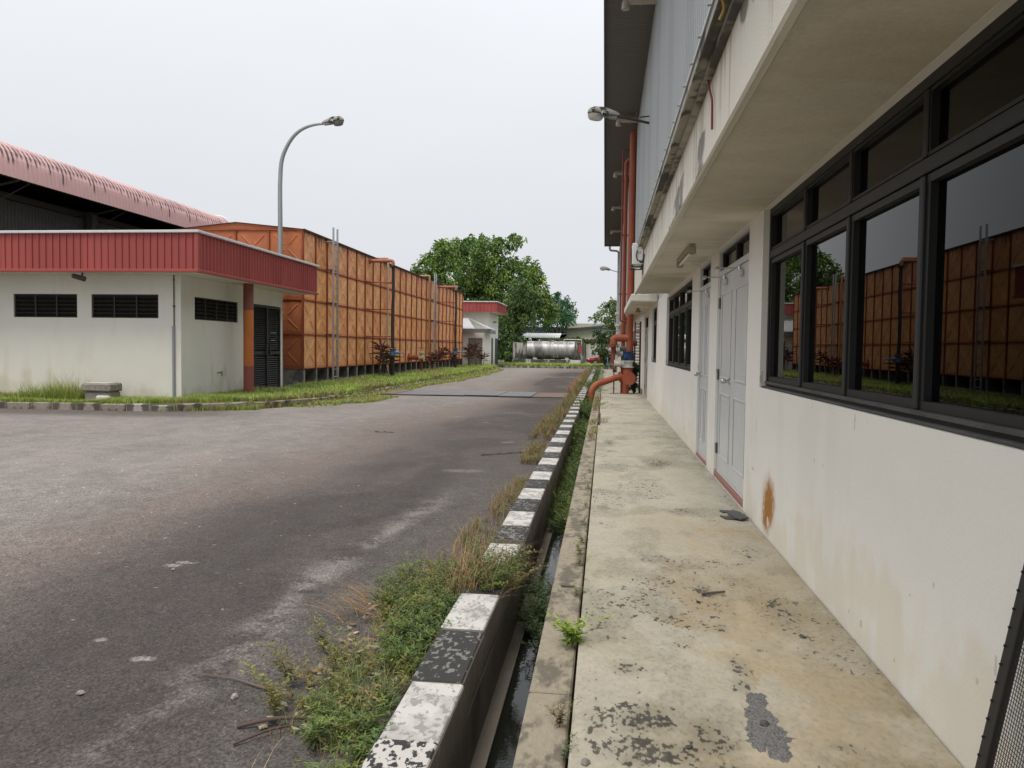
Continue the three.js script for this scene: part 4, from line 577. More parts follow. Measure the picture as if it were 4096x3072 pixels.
    for (let i = 0; i < 3; i++) for (let k = 0; k < 5; k++) addSlat(w, slatG, a + (i + 0.5) * cw, y0 + 0.09 + k * 0.107, -19.135, cw - 0.06, 1);
    mesh('backing', box(a, b, y0, y1, -19.24, -19.246), mLouvre, w);
  }
  {
    const w = part('louvre_window', pump), a = 19.73, b = 22.2, y0 = 2.11, y1 = 2.70, cw = (b - a) / 4, fr = [box(-10.63, -10.75, y0, y0 + 0.03, -a, -b), box(-10.63, -10.75, y1 - 0.03, y1, -a, -b)]; for (let i = 0; i <= 4; i++) { const z = clamp(a + i * cw, a + 0.02, b - 0.02); fr.push(box(-10.63, -10.75, y0 + 0.03, y1 - 0.03, -(z - 0.02), -(z + 0.02))); } mesh('frame', fr, mLouvre, w);
    for (let i = 0; i < 4; i++) for (let k = 0; k < 5; k++) addSlat(w, slatS, -10.69, y0 + 0.09 + k * 0.105, -(a + (i + 0.5) * cw), 1, cw - 0.06); mesh('backing', box(-10.79, -10.784, y0, y1, -a, -b), mLouvre, w);
  }
  { // louvred double door
    const D = part('louvre_door', pump), a = 23.23, b = 25.28; mesh('frame', [box(-10.61, -10.70, 0.05, 2.70, -a, -(a + 0.06)), box(-10.61, -10.70, 0.05, 2.70, -(b - 0.06), -b), box(-10.61, -10.70, 2.64, 2.70, -(a + 0.06), -(b - 0.06)), box(-10.60, -10.68, 0.06, 2.63, -24.21, -24.30), box(-10.61, -10.67, 1.18, 1.28, -(a + 0.06), -(b - 0.06)), box(-10.61, -10.67, 0.06, 0.16, -(a + 0.06), -(b - 0.06))], mLouvre, D);
    const sl = merge([(() => { const g = box(-0.03, 0.03, -0.006, 0.006, -0.44, 0.44); g.rotateZ(-0.75); return g; })()]);
    for (const z of [-23.75, -24.76]) for (let k = 0; k < 36; k++) { const y = 0.20 + k * 0.068; if (y > 1.14 && y < 1.31) continue; if (y > 2.62) break; addSlat(D, sl, -10.65, y, z, 1, 1); }
    mesh('handle', [box(-10.56, -10.60, 1.15, 1.5, -24.36, -24.40), box(-10.56, -10.60, 1.15, 1.5, -24.10, -24.14)], mDarkSteel, D); mesh('sticker', [box(-10.596, -10.599, 1.86, 1.875, -24.5, -24.9), box(-10.596, -10.599, 1.62, 1.635, -24.5, -24.85)], std([0.4, 0.42, 0.45], 0.6), D); mesh('backing', box(-10.745, -10.74, 0.05, 2.70, -a, -b), mLouvre, D);
  }
  const mRust2 = std([0.10, 0.075, 0.06], 0.9);
  mesh('conduit', [cyl([-10.775, 1.75, -19.03], [-10.775, 3.2, -19.03], 0.014, 0.014, 8), sph([-10.775, 2.42, -19.03], 0.03), cyl([-10.775, 3.05, -19.03], [-10.775, 3.1, -19.03], 0.022, 0.022, 8)], mRust2, pump); mesh('conduit', [cyl([-10.785, 0.03, -19.02], [-10.785, 1.92, -19.02], 0.036, 0.036, 12)], std([0.28, 0.30, 0.32], 0.6), pump);
}
{
  const t = thing('porch_column', 'round red and orange painted column under the pump house eave', 'column');
  mesh('lower_band', cyl([-10.05, 0.02, -21.7], [-10.05, 0.87, -21.7], 0.14, 0.14, 24), mottled([0.28, 0.085, 0.065], [0.2, 0.06, 0.05], { a: 0.12, size: 1.5 }), t); mesh('middle_band', cyl([-10.05, 0.871, -21.7], [-10.05, 2.45, -21.7], 0.14, 0.14, 24), mottled([0.50, 0.155, 0.04], [0.36, 0.11, 0.04], { a: 0.12, size: 1.5 }), t); mesh('upper_band', cyl([-10.05, 2.451, -21.7], [-10.05, 3.198, -21.7], 0.14, 0.14, 24), mottled([0.22, 0.075, 0.06], [0.15, 0.05, 0.045], { a: 0.12, size: 1.5 }), t);
}
{
  const t = thing('security_camera', 'small dark camera fitting under the red fascia of the pump house', 'camera'); mesh('bracket', cyl([-12.86, 3.03, -18.45], [-12.86, 3.198, -18.5], 0.02, 0.02, 8), mDarkSteel, t); mesh('housing', [cyl([-12.99, 3.11, -18.32], [-12.72, 3.03, -18.4], 0.06, 0.065, 12)], mDarkSteel, t); mesh('lens_cap', sph([-12.99, 3.11, -18.32], 0.05), std([0.3, 0.3, 0.3], 0.4), t);
}
tag(mesh('water_tap', [cyl([-10.6, 0.69, -20.95], [-10.46, 0.69, -20.95], 0.016, 0.016, 8), cyl([-10.47, 0.70, -20.95], [-10.47, 0.60, -20.95], 0.016, 0.014, 8), box(-10.50, -10.44, 0.72, 0.73, -20.92, -20.98), cyl([-10.50, 0.69, -20.95], [-10.50, 0.73, -20.95], 0.01, 0.01, 6)], std([0.2, 0.15, 0.09], 0.5, { metalness: 0.6 })), 'small brass tap sticking out of the pump house side wall', 'tap');
{
  const t = thing('concrete_stump', 'broken whitewashed brick and concrete stump in the grass by the pump house', 'stump'); const m = mottled([0.27, 0.25, 0.22], [0.06, 0.05, 0.045], { size: 1, scale: 9, dirtAmt: 0.8, thr: 0.46, a: 0.3, bump: bumpPlaster, bumpScale: 0.02 }), m2 = mottled([0.55, 0.53, 0.49], [0.12, 0.11, 0.1], { size: 1, scale: 9, dirtAmt: 0.8, thr: 0.5, a: 0.2 });
  mesh('base', [cbox(-12.62, -11.93, 0.03, 0.28, -18.15, -18.6, 0.04)], m, t); mesh('cap', [cbox(-12.66, -11.90, 0.285, 0.48, -18.1, -18.62, 0.03)], m, t); mesh('paint_cap', cbox(-12.58, -11.98, 0.481, 0.495, -18.14, -18.55, 0.006), m2, t); mesh('fallen_piece', [cbox(-12.2, -11.86, 0.05, 0.20, -17.95, -18.1, 0.04)], m2, t);
}
// ---------------------------------------------------------------- big hall with rounded pink eave
{
  const hall = thing('hall', 'large open hall with curved pink ribbed metal eave streaked with black algae', 'building');
  const pinkMap = cmap(1024, 512, 0, 8, 0, 4, (u, v, o, i, j) => {
    const n = fbm(u * 3, v * 1.3, 4), st = fbm(u * 9 + 3, v * 0.5, 4), fine = vn(u * 46, v * 1.2); let r = 0.64, g = 0.40, b = 0.385;
    const on = sm(0.38, 0.60, v), cr = ((v * 16) % 1) < 0.3 ? 0.1 : 0; // algae grips the crimped bend, runs down in streaks
    const ph = (u / 0.25) % 1, id = Math.floor(u / 0.25), val = sm(0.20, 0.30, Math.abs(ph - 0.64)), hv = hsh(id, 11), reg = sm(0.3, 0.62, fbm(u * 0.9 + 5, 3, 3)); // algae sits in the valleys between ribs
    const lo = 0.74 - 0.68 * Math.pow(hv, 4) * reg, q = clamp(val + 0.55 * sm(0.8, 0.95, v) * sm(0.5, 0.62, fine * 0.5 + st * 0.5)) * sm(lo - 0.03, lo + 0.2, v) * sm(0.22, 0.46, 0.35 * reg + 0.5 * st + 0.25 * hv + cr);
    const w = q * 0.93; r = lerp(r, 0.055, w); g = lerp(g, 0.036, w); b = lerp(b, 0.036, w); const k = 1 + (n - 0.5) * 0.12; o[0] = r * k; o[1] = g * k; o[2] = b * k;
  }, true);
  const mPink = new THREE.MeshStandardMaterial({ map: pinkMap, roughness: 0.55 });
  // eave section: vertical drop, crimped bend, low roof slope
  const path = [[-22, 7.6], [-22, 8.15]]; for (let k = 1; k <= 9; k++) { const a = k / 9 * (Math.PI / 2 - 0.12); path.push([-22 - 0.85 * (1 - Math.cos(a)), 8.15 + 0.85 * Math.sin(a)]); } const le = path[path.length - 1]; path.push([le[0] - 11, le[1] + 1.3]);
  const len = [0]; for (let k = 1; k < path.length; k++) len.push(len[k - 1] + Math.hypot(path[k][0] - path[k - 1][0], path[k][1] - path[k - 1][1]));
  const pitch = 0.25, zs = [], of = []; for (let i = 0; i < 4; i++) { zs.push(i * pitch, i * pitch + 0.10, i * pitch + 0.125, i * pitch + 0.195, i * pitch + 0.22); of.push(0, 0, 0.028, 0.028, 0); } zs.push(1.0); of.push(0);
  const nrm = k => { const a = path[Math.max(0, k - 1)], b = path[Math.min(path.length - 1, k + 1)], dx = b[0] - a[0], dy = b[1] - a[1], L = Math.hypot(dx, dy); return [dy / L, -dx / L]; };
  for (let s = 0; s < 31; s++) {
    const g = grid(zs.length - 1, path.length - 1, (i, k) => { const n = nrm(k), c = k > 1 && k < 11 && k % 2 ? 0.012 : 0; return [path[k][0] + n[0] * (of[i] - c), path[k][1] + n[1] * (of[i] - c), -zs[i]]; }, (i, k) => [(s % 8) + zs[i], Math.min(len[k], 3.9)]);
    const m = mesh('roof_sheet', g, mPink, hall, true); m.position.z = -14.2 - s * 1.0;
  }
  mesh('verge_flashing', [pipe(path.slice(0, 12).map(p => [p[0] + 0.02, p[1] + 0.03, -45.22]), 0.09, 0.05, 8)], mCoping, hall);
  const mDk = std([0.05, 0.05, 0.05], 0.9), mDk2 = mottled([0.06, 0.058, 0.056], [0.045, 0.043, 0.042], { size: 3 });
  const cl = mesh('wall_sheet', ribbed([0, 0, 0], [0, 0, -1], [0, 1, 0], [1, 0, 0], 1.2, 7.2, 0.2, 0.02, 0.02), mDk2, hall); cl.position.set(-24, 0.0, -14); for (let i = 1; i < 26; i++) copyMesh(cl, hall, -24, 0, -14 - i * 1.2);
  mesh('added_sky_baffle', box(-33.55, -23.3, 8.55, 8.6, -14.2, -44.9), mDk, hall); mesh('eave_beam', [box(-24.3, -24.05, 7.25, 7.5, -14, -45), box(-22.25, -22.08, 7.62, 7.8, -14.6, -45)], mDk, hall);  // flat dark sheet under the roof is added only to block the sky
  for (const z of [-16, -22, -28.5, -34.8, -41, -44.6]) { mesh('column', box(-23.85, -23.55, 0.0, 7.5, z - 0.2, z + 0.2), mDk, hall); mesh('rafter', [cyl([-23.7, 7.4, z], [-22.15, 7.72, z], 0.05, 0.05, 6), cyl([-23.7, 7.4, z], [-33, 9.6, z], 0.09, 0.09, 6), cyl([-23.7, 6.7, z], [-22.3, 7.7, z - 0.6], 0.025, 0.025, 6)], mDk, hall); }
  { const sh = new THREE.Shape([[-22.9, 0], [-22.9, 8.97], [-33.6, 10.24], [-33.6, 0]].map(p => new THREE.Vector2(...p))), e1 = new THREE.ExtrudeGeometry(sh, { depth: 0.15, bevelEnabled: false }), e2 = e1.clone(); e1.translate(0, 0, -45.15); e2.translate(0, 0, -14.1); mesh('end_wall', [e1, e2, box(-33.75, -33.6, 0, 10.25, -13.95, -45.15)], mDk2, hall); }
}
// ---------------------------------------------------------------- curved street lamp
{
  const t = thing('street_lamp', 'tall grey street lamp with curved arm rising behind the pump house roof', 'street lamp'); const mG = mottled([0.30, 0.315, 0.33], [0.2, 0.21, 0.22], { a: 0.1, size: 2, rough: 0.5, extra: { metalness: 0.4 } });
  const Z = -26.8, pts = [[-11.25, 0.02], [-11.25, 5.5], [-11.25, 7.2], [-11.19, 7.87], [-11.04, 8.27], [-10.79, 8.65], [-10.515, 8.88], [-10.24, 9.0], [-9.97, 9.06], [-9.70, 9.08]].map(p => V(p[0], p[1], Z));
  const c = new THREE.CatmullRomCurve3(pts, false, 'centripetal'), q = c.getPoints(60).map(p => [p.x, p.y, p.z]); mesh('pole', pipe(q, s => lerp(0.085, 0.045, clamp(s * 1.05)), 0.01, 12), mG, t); mesh('base_plate', [cyl([-11.25, 0.03, Z], [-11.25, 0.06, Z], 0.2, 0.2, 16), cyl([-11.25, 0.06, Z], [-11.25, 1.1, Z], 0.11, 0.105, 16)], mG, t);
  const h = part('lantern', t); lanternParts(h, 0.75, mLampTop, mBowlGrey); h.rotation.y = Math.PI; h.rotation.z = -0.12; h.rotation.order = 'ZYX'; h.position.set(-9.74, 9.09, Z); h.rotation.set(0, Math.PI, 0.12);
}
// ---------------------------------------------------------------- sectional steel water tank
const TX = -10.6, TZ = -27.2, PN = 1.22, TY = 0.66, NL = 26 - 0, NP = 26;
function panelTex(base, edge, seed, top) {
  return cmap(384, 384, 0, 1.22, 0, 1.22, (u, v, o, i, j) => {
    const n = fbm(u * 3 + seed * 5, v * 3, 5), st = fbm(u * 16 + seed, v * 1.1 + seed * 3, 4), m = fbm(u * 9 + seed * 2, v * 6, 4), e = Math.min(u, 1.22 - u), e2 = Math.min(v, 1.22 - v);
    let q = sm(0.10, 0.0, e + (m - 0.5) * 0.12) * 0.75; q = Math.max(q, sm(0.09, 0.0, e2 + (st - 0.5) * 0.16) * 0.75); q = Math.max(q, sm(0.54, 0.72, st * 0.35 + m * 0.65) * 0.3);
    let bl = top ? sm(0.0, 0.36, v - 1.22 + 0.62 * (st * 1.5 - 0.2)) * 0.95 : 0; if (bl > 0) bl *= sm(0.35, 0.55, fbm(u * 22, v * 2, 3) + 0.1);
    const pal = sm(0.45, 0.75, n) * 0.4, k = 1 + (n - 0.5) * 0.14 + (hsh(i, j) - 0.5) * 0.06;
    for (let c = 0; c < 3; c++) { let x = lerp(base[c], edge[c], q); x = lerp(x, base[c] * [1.15, 1.3, 1.5][c], pal * (1 - q)); x = lerp(x, [0.035, 0.028, 0.022][c], bl); o[c] = x * k; }
  });
}
{
  const tank = thing('water_tank', 'huge rectangular orange steel panel water tank with pressed crosses on concrete piers', 'water tank');
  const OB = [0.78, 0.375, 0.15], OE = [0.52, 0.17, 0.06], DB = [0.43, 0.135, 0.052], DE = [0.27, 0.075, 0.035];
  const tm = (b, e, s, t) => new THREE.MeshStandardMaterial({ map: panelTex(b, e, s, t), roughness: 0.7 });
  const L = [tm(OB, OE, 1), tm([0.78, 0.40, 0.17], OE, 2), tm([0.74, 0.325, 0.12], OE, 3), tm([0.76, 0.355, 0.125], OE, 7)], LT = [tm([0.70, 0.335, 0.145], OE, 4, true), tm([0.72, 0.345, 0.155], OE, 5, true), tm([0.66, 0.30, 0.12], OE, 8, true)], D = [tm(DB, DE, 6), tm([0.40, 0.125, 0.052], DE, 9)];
  // panel with four pressed diagonal ribs; local x right, y up, z out
  function panelGeo() {
    const P = [], pos = [], uv = [], h = PN / 2 - 0.01; const tri = (...v) => v.forEach(p => { pos.push(...p); uv.push((p[0] + PN / 2), (p[1] + PN / 2)); });
    const quad = (a, b, c, d) => { tri(a, b, c); tri(a, c, d); };
    // shallow pressed dish rim
    const r1 = h - 0.05, r2 = h - 0.085, zp = 0.008; const C = (r, z) => [[-r, -r, z], [r, -r, z], [r, r, z], [-r, r, z]]; const a = C(h, 0), b = C(r1, 0), c = C(r2, zp);
    for (let k = 0; k < 4; k++) { const n = (k + 1) % 4; quad(a[k], a[n], b[n], b[k]); quad(b[k], b[n], c[n], c[k]); } quad(c[0], c[1], c[2], c[3]);
    for (const [sx, sy] of [[1, 1], [-1, 1], [-1, -1], [1, -1]]) {
      const p = (s, w, z) => [sx * (s * 0.7071) - sy * w * 0.7071 * 1, sy * (s * 0.7071) + sx * w * 0.7071 * 1, z];
      const s0 = 0.10, s1 = 0.62, w0 = 0.05, w1 = 0.038, Z = zp + 0.025; const A = p(s0, -w0, zp), B = p(s0, w0, zp), Cc = p(s1, w1, zp), Dd = p(s1, -w1, zp), T0 = p(s0 + 0.06, 0, Z), T1 = p(s1 - 0.05, 0, Z);
      tri(A, B, T0); tri(B, Cc, T1); tri(B, T1, T0); tri(Cc, Dd, T1); tri(Dd, A, T0); tri(Dd, T0, T1);
    }
    const g = new THREE.BufferGeometry(); g.setAttribute('position', new THREE.Float32BufferAttribute(pos, 3)); g.setAttribute('uv', new THREE.Float32BufferAttribute(uv, 2)); g.computeVertexNormals(); return g;
  }
  const pg = panelGeo(); const R = RNG(77);
  const add = (x, y, z, ry, mat) => { const m = new THREE.Mesh(pg, mat); m.name = 'panel'; m.position.set(x, y, z); m.rotation.y = ry; m.castShadow = m.receiveShadow = true; tank.add(m); };
  for (let i = 0; i < NP; i++) for (let j = 0; j < 4; j++) add(TX, TY + (j + 0.5) * PN, TZ - (i + 0.5) * PN, Math.PI / 2, j === 3 ? LT[(R() * 3) | 0] : L[(R() * 4) | 0]);
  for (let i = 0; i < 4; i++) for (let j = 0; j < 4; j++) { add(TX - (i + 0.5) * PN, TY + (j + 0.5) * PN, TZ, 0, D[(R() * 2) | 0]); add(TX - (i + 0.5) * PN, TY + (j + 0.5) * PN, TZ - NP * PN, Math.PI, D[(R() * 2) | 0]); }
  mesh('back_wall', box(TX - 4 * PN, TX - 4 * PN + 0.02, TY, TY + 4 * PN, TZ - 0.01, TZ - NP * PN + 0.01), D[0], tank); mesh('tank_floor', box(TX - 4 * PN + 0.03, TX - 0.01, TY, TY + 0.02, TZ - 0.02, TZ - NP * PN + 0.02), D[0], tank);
  const mFl = mottled([0.34, 0.085, 0.038], [0.13, 0.042, 0.025], { size: 2, scale: 6, a: 0.25, dirtAmt: 0.7, thr: 0.48, rough: 0.8 });
  for (let i = 0; i <= NP; i++) { const z = TZ - i * PN, gs = [box(TX, TX + 0.055, TY, TY + 4 * PN, z - 0.014, z + 0.014)]; if (i < 16) for (let k = 0; k < 32; k++) gs.push(box(TX + 0.02, TX + 0.045, TY + 0.06 + k * 0.153, TY + 0.085 + k * 0.153, z - 0.032, z + 0.032)); mesh('flange', gs, mFl, tank); }
  for (let j = 0; j <= 4; j++) { const y = TY + j * PN; mesh('flange', [box(TX + 0.001, TX + 0.062, y - 0.014, y + 0.014, TZ - 0.02, TZ - NP * PN)], mFl, tank); mesh('flange', [box(TX - 4 * PN, TX - 0.01, y - 0.014, y + 0.014, TZ, TZ + 0.06)].concat([...Array(24)].map((_, k) => box(TX - 0.1 - k * 0.2, TX - 0.075 - k * 0.2, y - 0.03, y + 0.03, TZ + 0.02, TZ + 0.045))), mFl, tank); }
  for (let i = 0; i <= 4; i++) { const x = TX - i * PN; mesh('flange', [box(x - 0.014, x + 0.014, TY, TY + 4 * PN, TZ + 0.001, TZ + 0.055)].concat([...Array(30)].map((_, k) => box(x - 0.03, x + 0.03, TY + 0.06 + k * 0.16, TY + 0.085 + k * 0.16, TZ + 0.02, TZ + 0.045))), mFl, tank); }
  // low ridged lid
  const top = TY + 4 * PN + 0.015, cx = TX - 2 * PN; mesh('lid', [grid(1, 1, (i, j) => [i ? cx : TX + 0.07, top + (i ? 0.26 : 0.0), TZ + 0.07 - j * (NP * PN + 0.14)]), grid(1, 1, (i, j) => [i ? TX - 4 * PN - 0.07 : cx, top + (i ? 0 : 0.26), TZ + 0.07 - j * (NP * PN + 0.14)])], mottled([0.10, 0.085, 0.07], [0.05, 0.045, 0.04], { size: 4, scale: 2, a: 0.3 }), tank);
  mesh('lid_gable', (() => { const s = new THREE.Shape([[TX, top - 0.01], [cx, top + 0.25], [TX - 4 * PN, top - 0.01]].map(p => new THREE.Vector2(...p))); const g = new THREE.ExtrudeGeometry(s, { depth: 0.03, bevelEnabled: false }); g.translate(0, 0, TZ - 0.02); return g; })(), D[0], tank);
  mesh('lid_edge', [box(TX + 0.065, TX + 0.085, top - 0.035, top + 0.015, TZ + 0.07, TZ - NP * PN - 0.07)], std([0.06, 0.045, 0.035], 0.9), tank);
  const mPier = mottled([0.30, 0.285, 0.26], [0.06, 0.055, 0.05], { size: 1.5, scale: 7, dirtAmt: 0.8, thr: 0.45, a: 0.25, rough: 0.95 });
  for (let i = 0; i <= NP; i++) { const z = TZ - 0.06 - i * (NP * PN - 0.12) / NP; mesh('pier', [cbox(TX - 4 * PN, TX + 0.05, 0.0, TY - 0.016, z - 0.07, z + 0.07, 0.01)], mPier, tank); }
  mesh('plinth', box(TX - 4 * PN - 0.3, TX + 0.22, -0.02, 0.075, TZ + 0.3, TZ - NP * PN - 0.3), mPier, tank);
}
function ladder(z0, z1, label, n) {
  const t = thing('ladder', label, 'ladder'), m = std([0.42, 0.435, 0.45], 0.45, { metalness: 0.5 }), x = TX + 0.35;
  for (const z of [z0, z1]) mesh('rail', [cbox(x - 0.035, x + 0.035, 0.06, 5.95, z - 0.018, z + 0.018, 0.005)], m, t);
  for (let k = 0; k < 19; k++) mesh('rung', cyl([x, 0.3 + k * 0.285, z0 - 0.018], [x, 0.3 + k * 0.285, z1 + 0.018], 0.016, 0.016, 8), m, t);
  for (const y of [1.9, 3.1, 4.35, 5.42]) mesh('stay', [box(TX + 0.06, x - 0.034, y - 0.02, y + 0.02, z0 - 0.015, z0 + 0.015), box(TX + 0.06, x - 0.034, y - 0.02, y + 0.02, z1 - 0.015, z1 + 0.015)], y > 5 ? m : mDarkSteel, t);
}
ladder(-29.40, -29.86, 'grey aluminium ladder on the orange tank nearest the pump house'); ladder(-47.5, -47.96, 'grey aluminium ladder on the orange tank beside the far overflow pipe');
function inlet(z, x, label) {
  const t = thing('inlet_pipe', label, 'pipe'), mBk = mottled([0.022, 0.020, 0.019], [0.05, 0.03, 0.022], { size: 1.5, scale: 8, dirtAmt: 0.6, a: 0.3, rough: 0.6 }), mEl = mottled([0.36, 0.135, 0.085], [0.25, 0.09, 0.06], { a: 0.12 });
  mesh('top_elbow', [pipe([[TX + 0.0, 5.33, z], [x, 5.33, z], [x, 5.10, z]], 0.08, 0.22, 14), cyl([TX + 0.02, 5.33, z], [TX + 0.06, 5.33, z], 0.15, 0.15, 16)], mEl, t);
  mesh('upright', [pipe([[x, 5.12, z], [x + 0.03, 4.0, z], [x - 0.03, 2.6, z], [x, 1.4, z]], 0.068, 0.6, 14), cyl([x, 5.08, z], [x, 5.12, z], 0.13, 0.13, 16), cyl([x, 5.03, z], [x, 5.07, z], 0.13, 0.13, 16)], mBk, t);
  mesh('lower_pipe', [cyl([x, 0.03, z], [x, 1.0, z], 0.098, 0.098, 16), cyl([x, 1.0, z], [x, 1.04, z], 0.165, 0.165, 18), cyl([x, 1.06, z], [x, 1.10, z], 0.165, 0.165, 18), cyl([x, 1.34, z], [x, 1.38, z], 0.165, 0.165, 18), cyl([x, 1.41, z], [x, 1.45, z], 0.15, 0.15, 18)], mBk, t);
  mesh('valve', [cyl([x, 1.10, z], [x, 1.34, z], 0.11, 0.11, 14), cyl([x, 1.22, z], [x + 0.3, 1.22, z], 0.09, 0.055, 12), cyl([x + 0.3, 1.22, z], [x + 0.52, 1.21, z], 0.03, 0.02, 8), box(x + 0.02, x + 0.12, 1.28, 1.34, z - 0.1, z + 0.1)], mBlueL, t);
  const mS = mottled([0.30, 0.075, 0.035], [0.2, 0.06, 0.03], {}); for (const y of [1.89, 3.11, 4.33]) mesh('stay', [box(TX + 0.05, x, y + 0.02, y + 0.06, z - 0.03, z + 0.03), box(TX + 0.05, TX + 0.09, y + 0.02, y + 0.06, z + 0.03, z + 0.9)].concat(y > 4 ? [cyl([TX + 0.06, y + 0.02, z + 0.85], [x, y - 0.02, z], 0.025, 0.025, 6)] : []), mS, t);
}
inlet(-35.2, -9.5, 'black inlet pipe with brown elbow and blue valve nearest the pump house'); inlet(-50.2, -9.45, 'black inlet pipe with blue valve standing near the far end of the tank');
function overflow(z, m, label) { const t = tag(mesh('overflow_pipe', [pipe([[TX + 0.15, 0.1, z], [TX + 0.15, 5.74, z], [TX - 0.6, 5.74, z]], 0.052, 0.07, 10)].concat([1.88, 3.1, 4.32, 5.3].map(y => box(TX + 0.05, TX + 0.2, y, y + 0.04, z - 0.06, z + 0.06))), m), label, 'pipe'); return t; }
overflow(-37.8, mottled([0.52, 0.37, 0.27], [0.42, 0.24, 0.14], { a: 0.1, size: 2 }), 'pale beige overflow pipe beside the nearer black inlet pipe on the tank'); overflow(-47.05, mottled([0.48, 0.26, 0.13], [0.4, 0.18, 0.09], { a: 0.1, size: 2 }), 'tan overflow pipe beside the far ladder on the orange tank');
{
  const t = thing('outlet_valve', 'cream gate valve with orange wheel on a short orange tank outlet pipe', 'valve'), z = -42.5, mC = std([0.55, 0.45, 0.26], 0.6), mO = std([0.42, 0.095, 0.03], 0.6);
  mesh('outlet_pipe', [cyl([TX + 0.02, 0.92, z], [TX + 0.62, 0.92, z], 0.13, 0.13, 16), cyl([TX + 0.02, 0.92, z], [TX + 0.06, 0.92, z], 0.22, 0.22, 18)], mPipeO, t); mesh('valve_body', [cyl([TX + 0.62, 0.92, z], [TX + 0.66, 0.92, z], 0.22, 0.22, 18), cyl([TX + 0.66, 0.92, z], [TX + 0.84, 0.92, z], 0.15, 0.15, 16), cyl([TX + 0.84, 0.92, z], [TX + 0.88, 0.92, z], 0.22, 0.22, 18), cyl([TX + 0.75, 1.0, z], [TX + 0.75, 1.28, z], 0.13, 0.1, 14), cyl([TX + 0.75, 1.14, z], [TX + 0.75, 1.18, z], 0.2, 0.2, 16), cyl([TX + 0.75, 1.28, z], [TX + 0.75, 1.46, z], 0.025, 0.02, 8)], mC, t); mesh('hand_wheel', [torus([TX + 0.75, 1.44, z], 0.19, 0.02, 'y'), box(TX + 0.56, TX + 0.94, 1.43, 1.45, z - 0.015, z + 0.015), box(TX + 0.735, TX + 0.765, 1.43, 1.45, z - 0.19, z + 0.19)], mO, t);
  mesh('drop_pipe', cyl([TX + 0.75, 0.07, z], [TX + 0.75, 0.8, z], 0.06, 0.06, 12), mPipeD, t);
}
// ---------------------------------------------------------------- far buildings and yard
{
  const t = thing('guard_house', 'white house with red ribbed fascia beyond the far end of the orange tank', 'building');
  mesh('wall', [cbox(-15.5, -9.4, 0.0, 4.4, -64.6, -70.3, 0.01)], pumpWall, t);
  const b = mesh('fascia_sheet', ribbed([0, 0, 0], [1, 0, 0], [0, 1, 0], [0, 0, 1], 0.9, 0.72, 0.3, 0.03, 0.04), mRed2, t); b.position.set(-9.6, 4.46, -64.0); for (let i = 1; i < 8; i++) copyMesh(b, t, -9.6 - 0.902 * i, 4.46, -64.0, i % 2 ? mRed : mRed2);
  const c = mesh('fascia_sheet', ribbed([0, 0, 0], [0, 0, -1], [0, 1, 0], [1, 0, 0], 0.9, 0.72, 0.3, 0.03, 0.04), mRed2, t); c.position.set(-8.7, 4.46, -64.02); for (let i = 1; i < 7; i++) copyMesh(c, t, -8.7, 4.46, -64.02 - 0.902 * i);
  mesh('fascia_back', [box(-16, -8.71, 4.42, 5.2, -64.03, -64.06), box(-8.74, -8.72, 4.42, 5.2, -64.07, -70.3)], mRed, t); mesh('drip_flashing', [box(-16, -8.66, 4.40, 4.458, -63.94, -64.02), box(-8.72, -8.66, 4.40, 4.458, -64.021, -70.35)], mRed, t);
  mesh('soffit', box(-16, -8.75, 4.41, 4.45, -64.07, -70.3), mPaint, t); mesh('coping', [cbox(-16, -8.62, 5.19, 5.27, -63.92, -64.12, 0.01), cbox(-8.8, -8.62, 5.19, 5.27, -64.121, -70.4, 0.01)], mCoping, t);
  for (const [a, d] of [[64.95, 66.8], [68.4, 70.0]]) { const D = part('louvre_door', t); mesh('frame', [box(-9.41, -9.36, 0.05, 2.33, -a, -(a + 0.07)), box(-9.41, -9.36, 0.05, 2.33, -(d - 0.07), -d), box(-9.41, -9.36, 2.26, 2.33, -(a + 0.07), -(d - 0.07))], mLouvre, D); for (let k = 0; k < 18; k++) mesh('slat', box(-9.395, -9.372, 0.1 + k * 0.12, 0.17 + k * 0.12, -(a + 0.07), -(d - 0.07)), std([0.09, 0.09, 0.085], 0.7), D); mesh('backing', box(-9.3995, -9.396, 0.05, 2.26, -(a + 0.07), -(d - 0.07)), mLouvre, D); }
  mesh('wall_light', [cyl([-9.4, 3.70, -67.2], [-9.2, 3.70, -67.2], 0.05, 0.05, 10), cyl([-9.25, 3.70, -67.2], [-9.25, 3.70, -67.9], 0.05, 0.04, 10)], mDarkSteel, t);
}
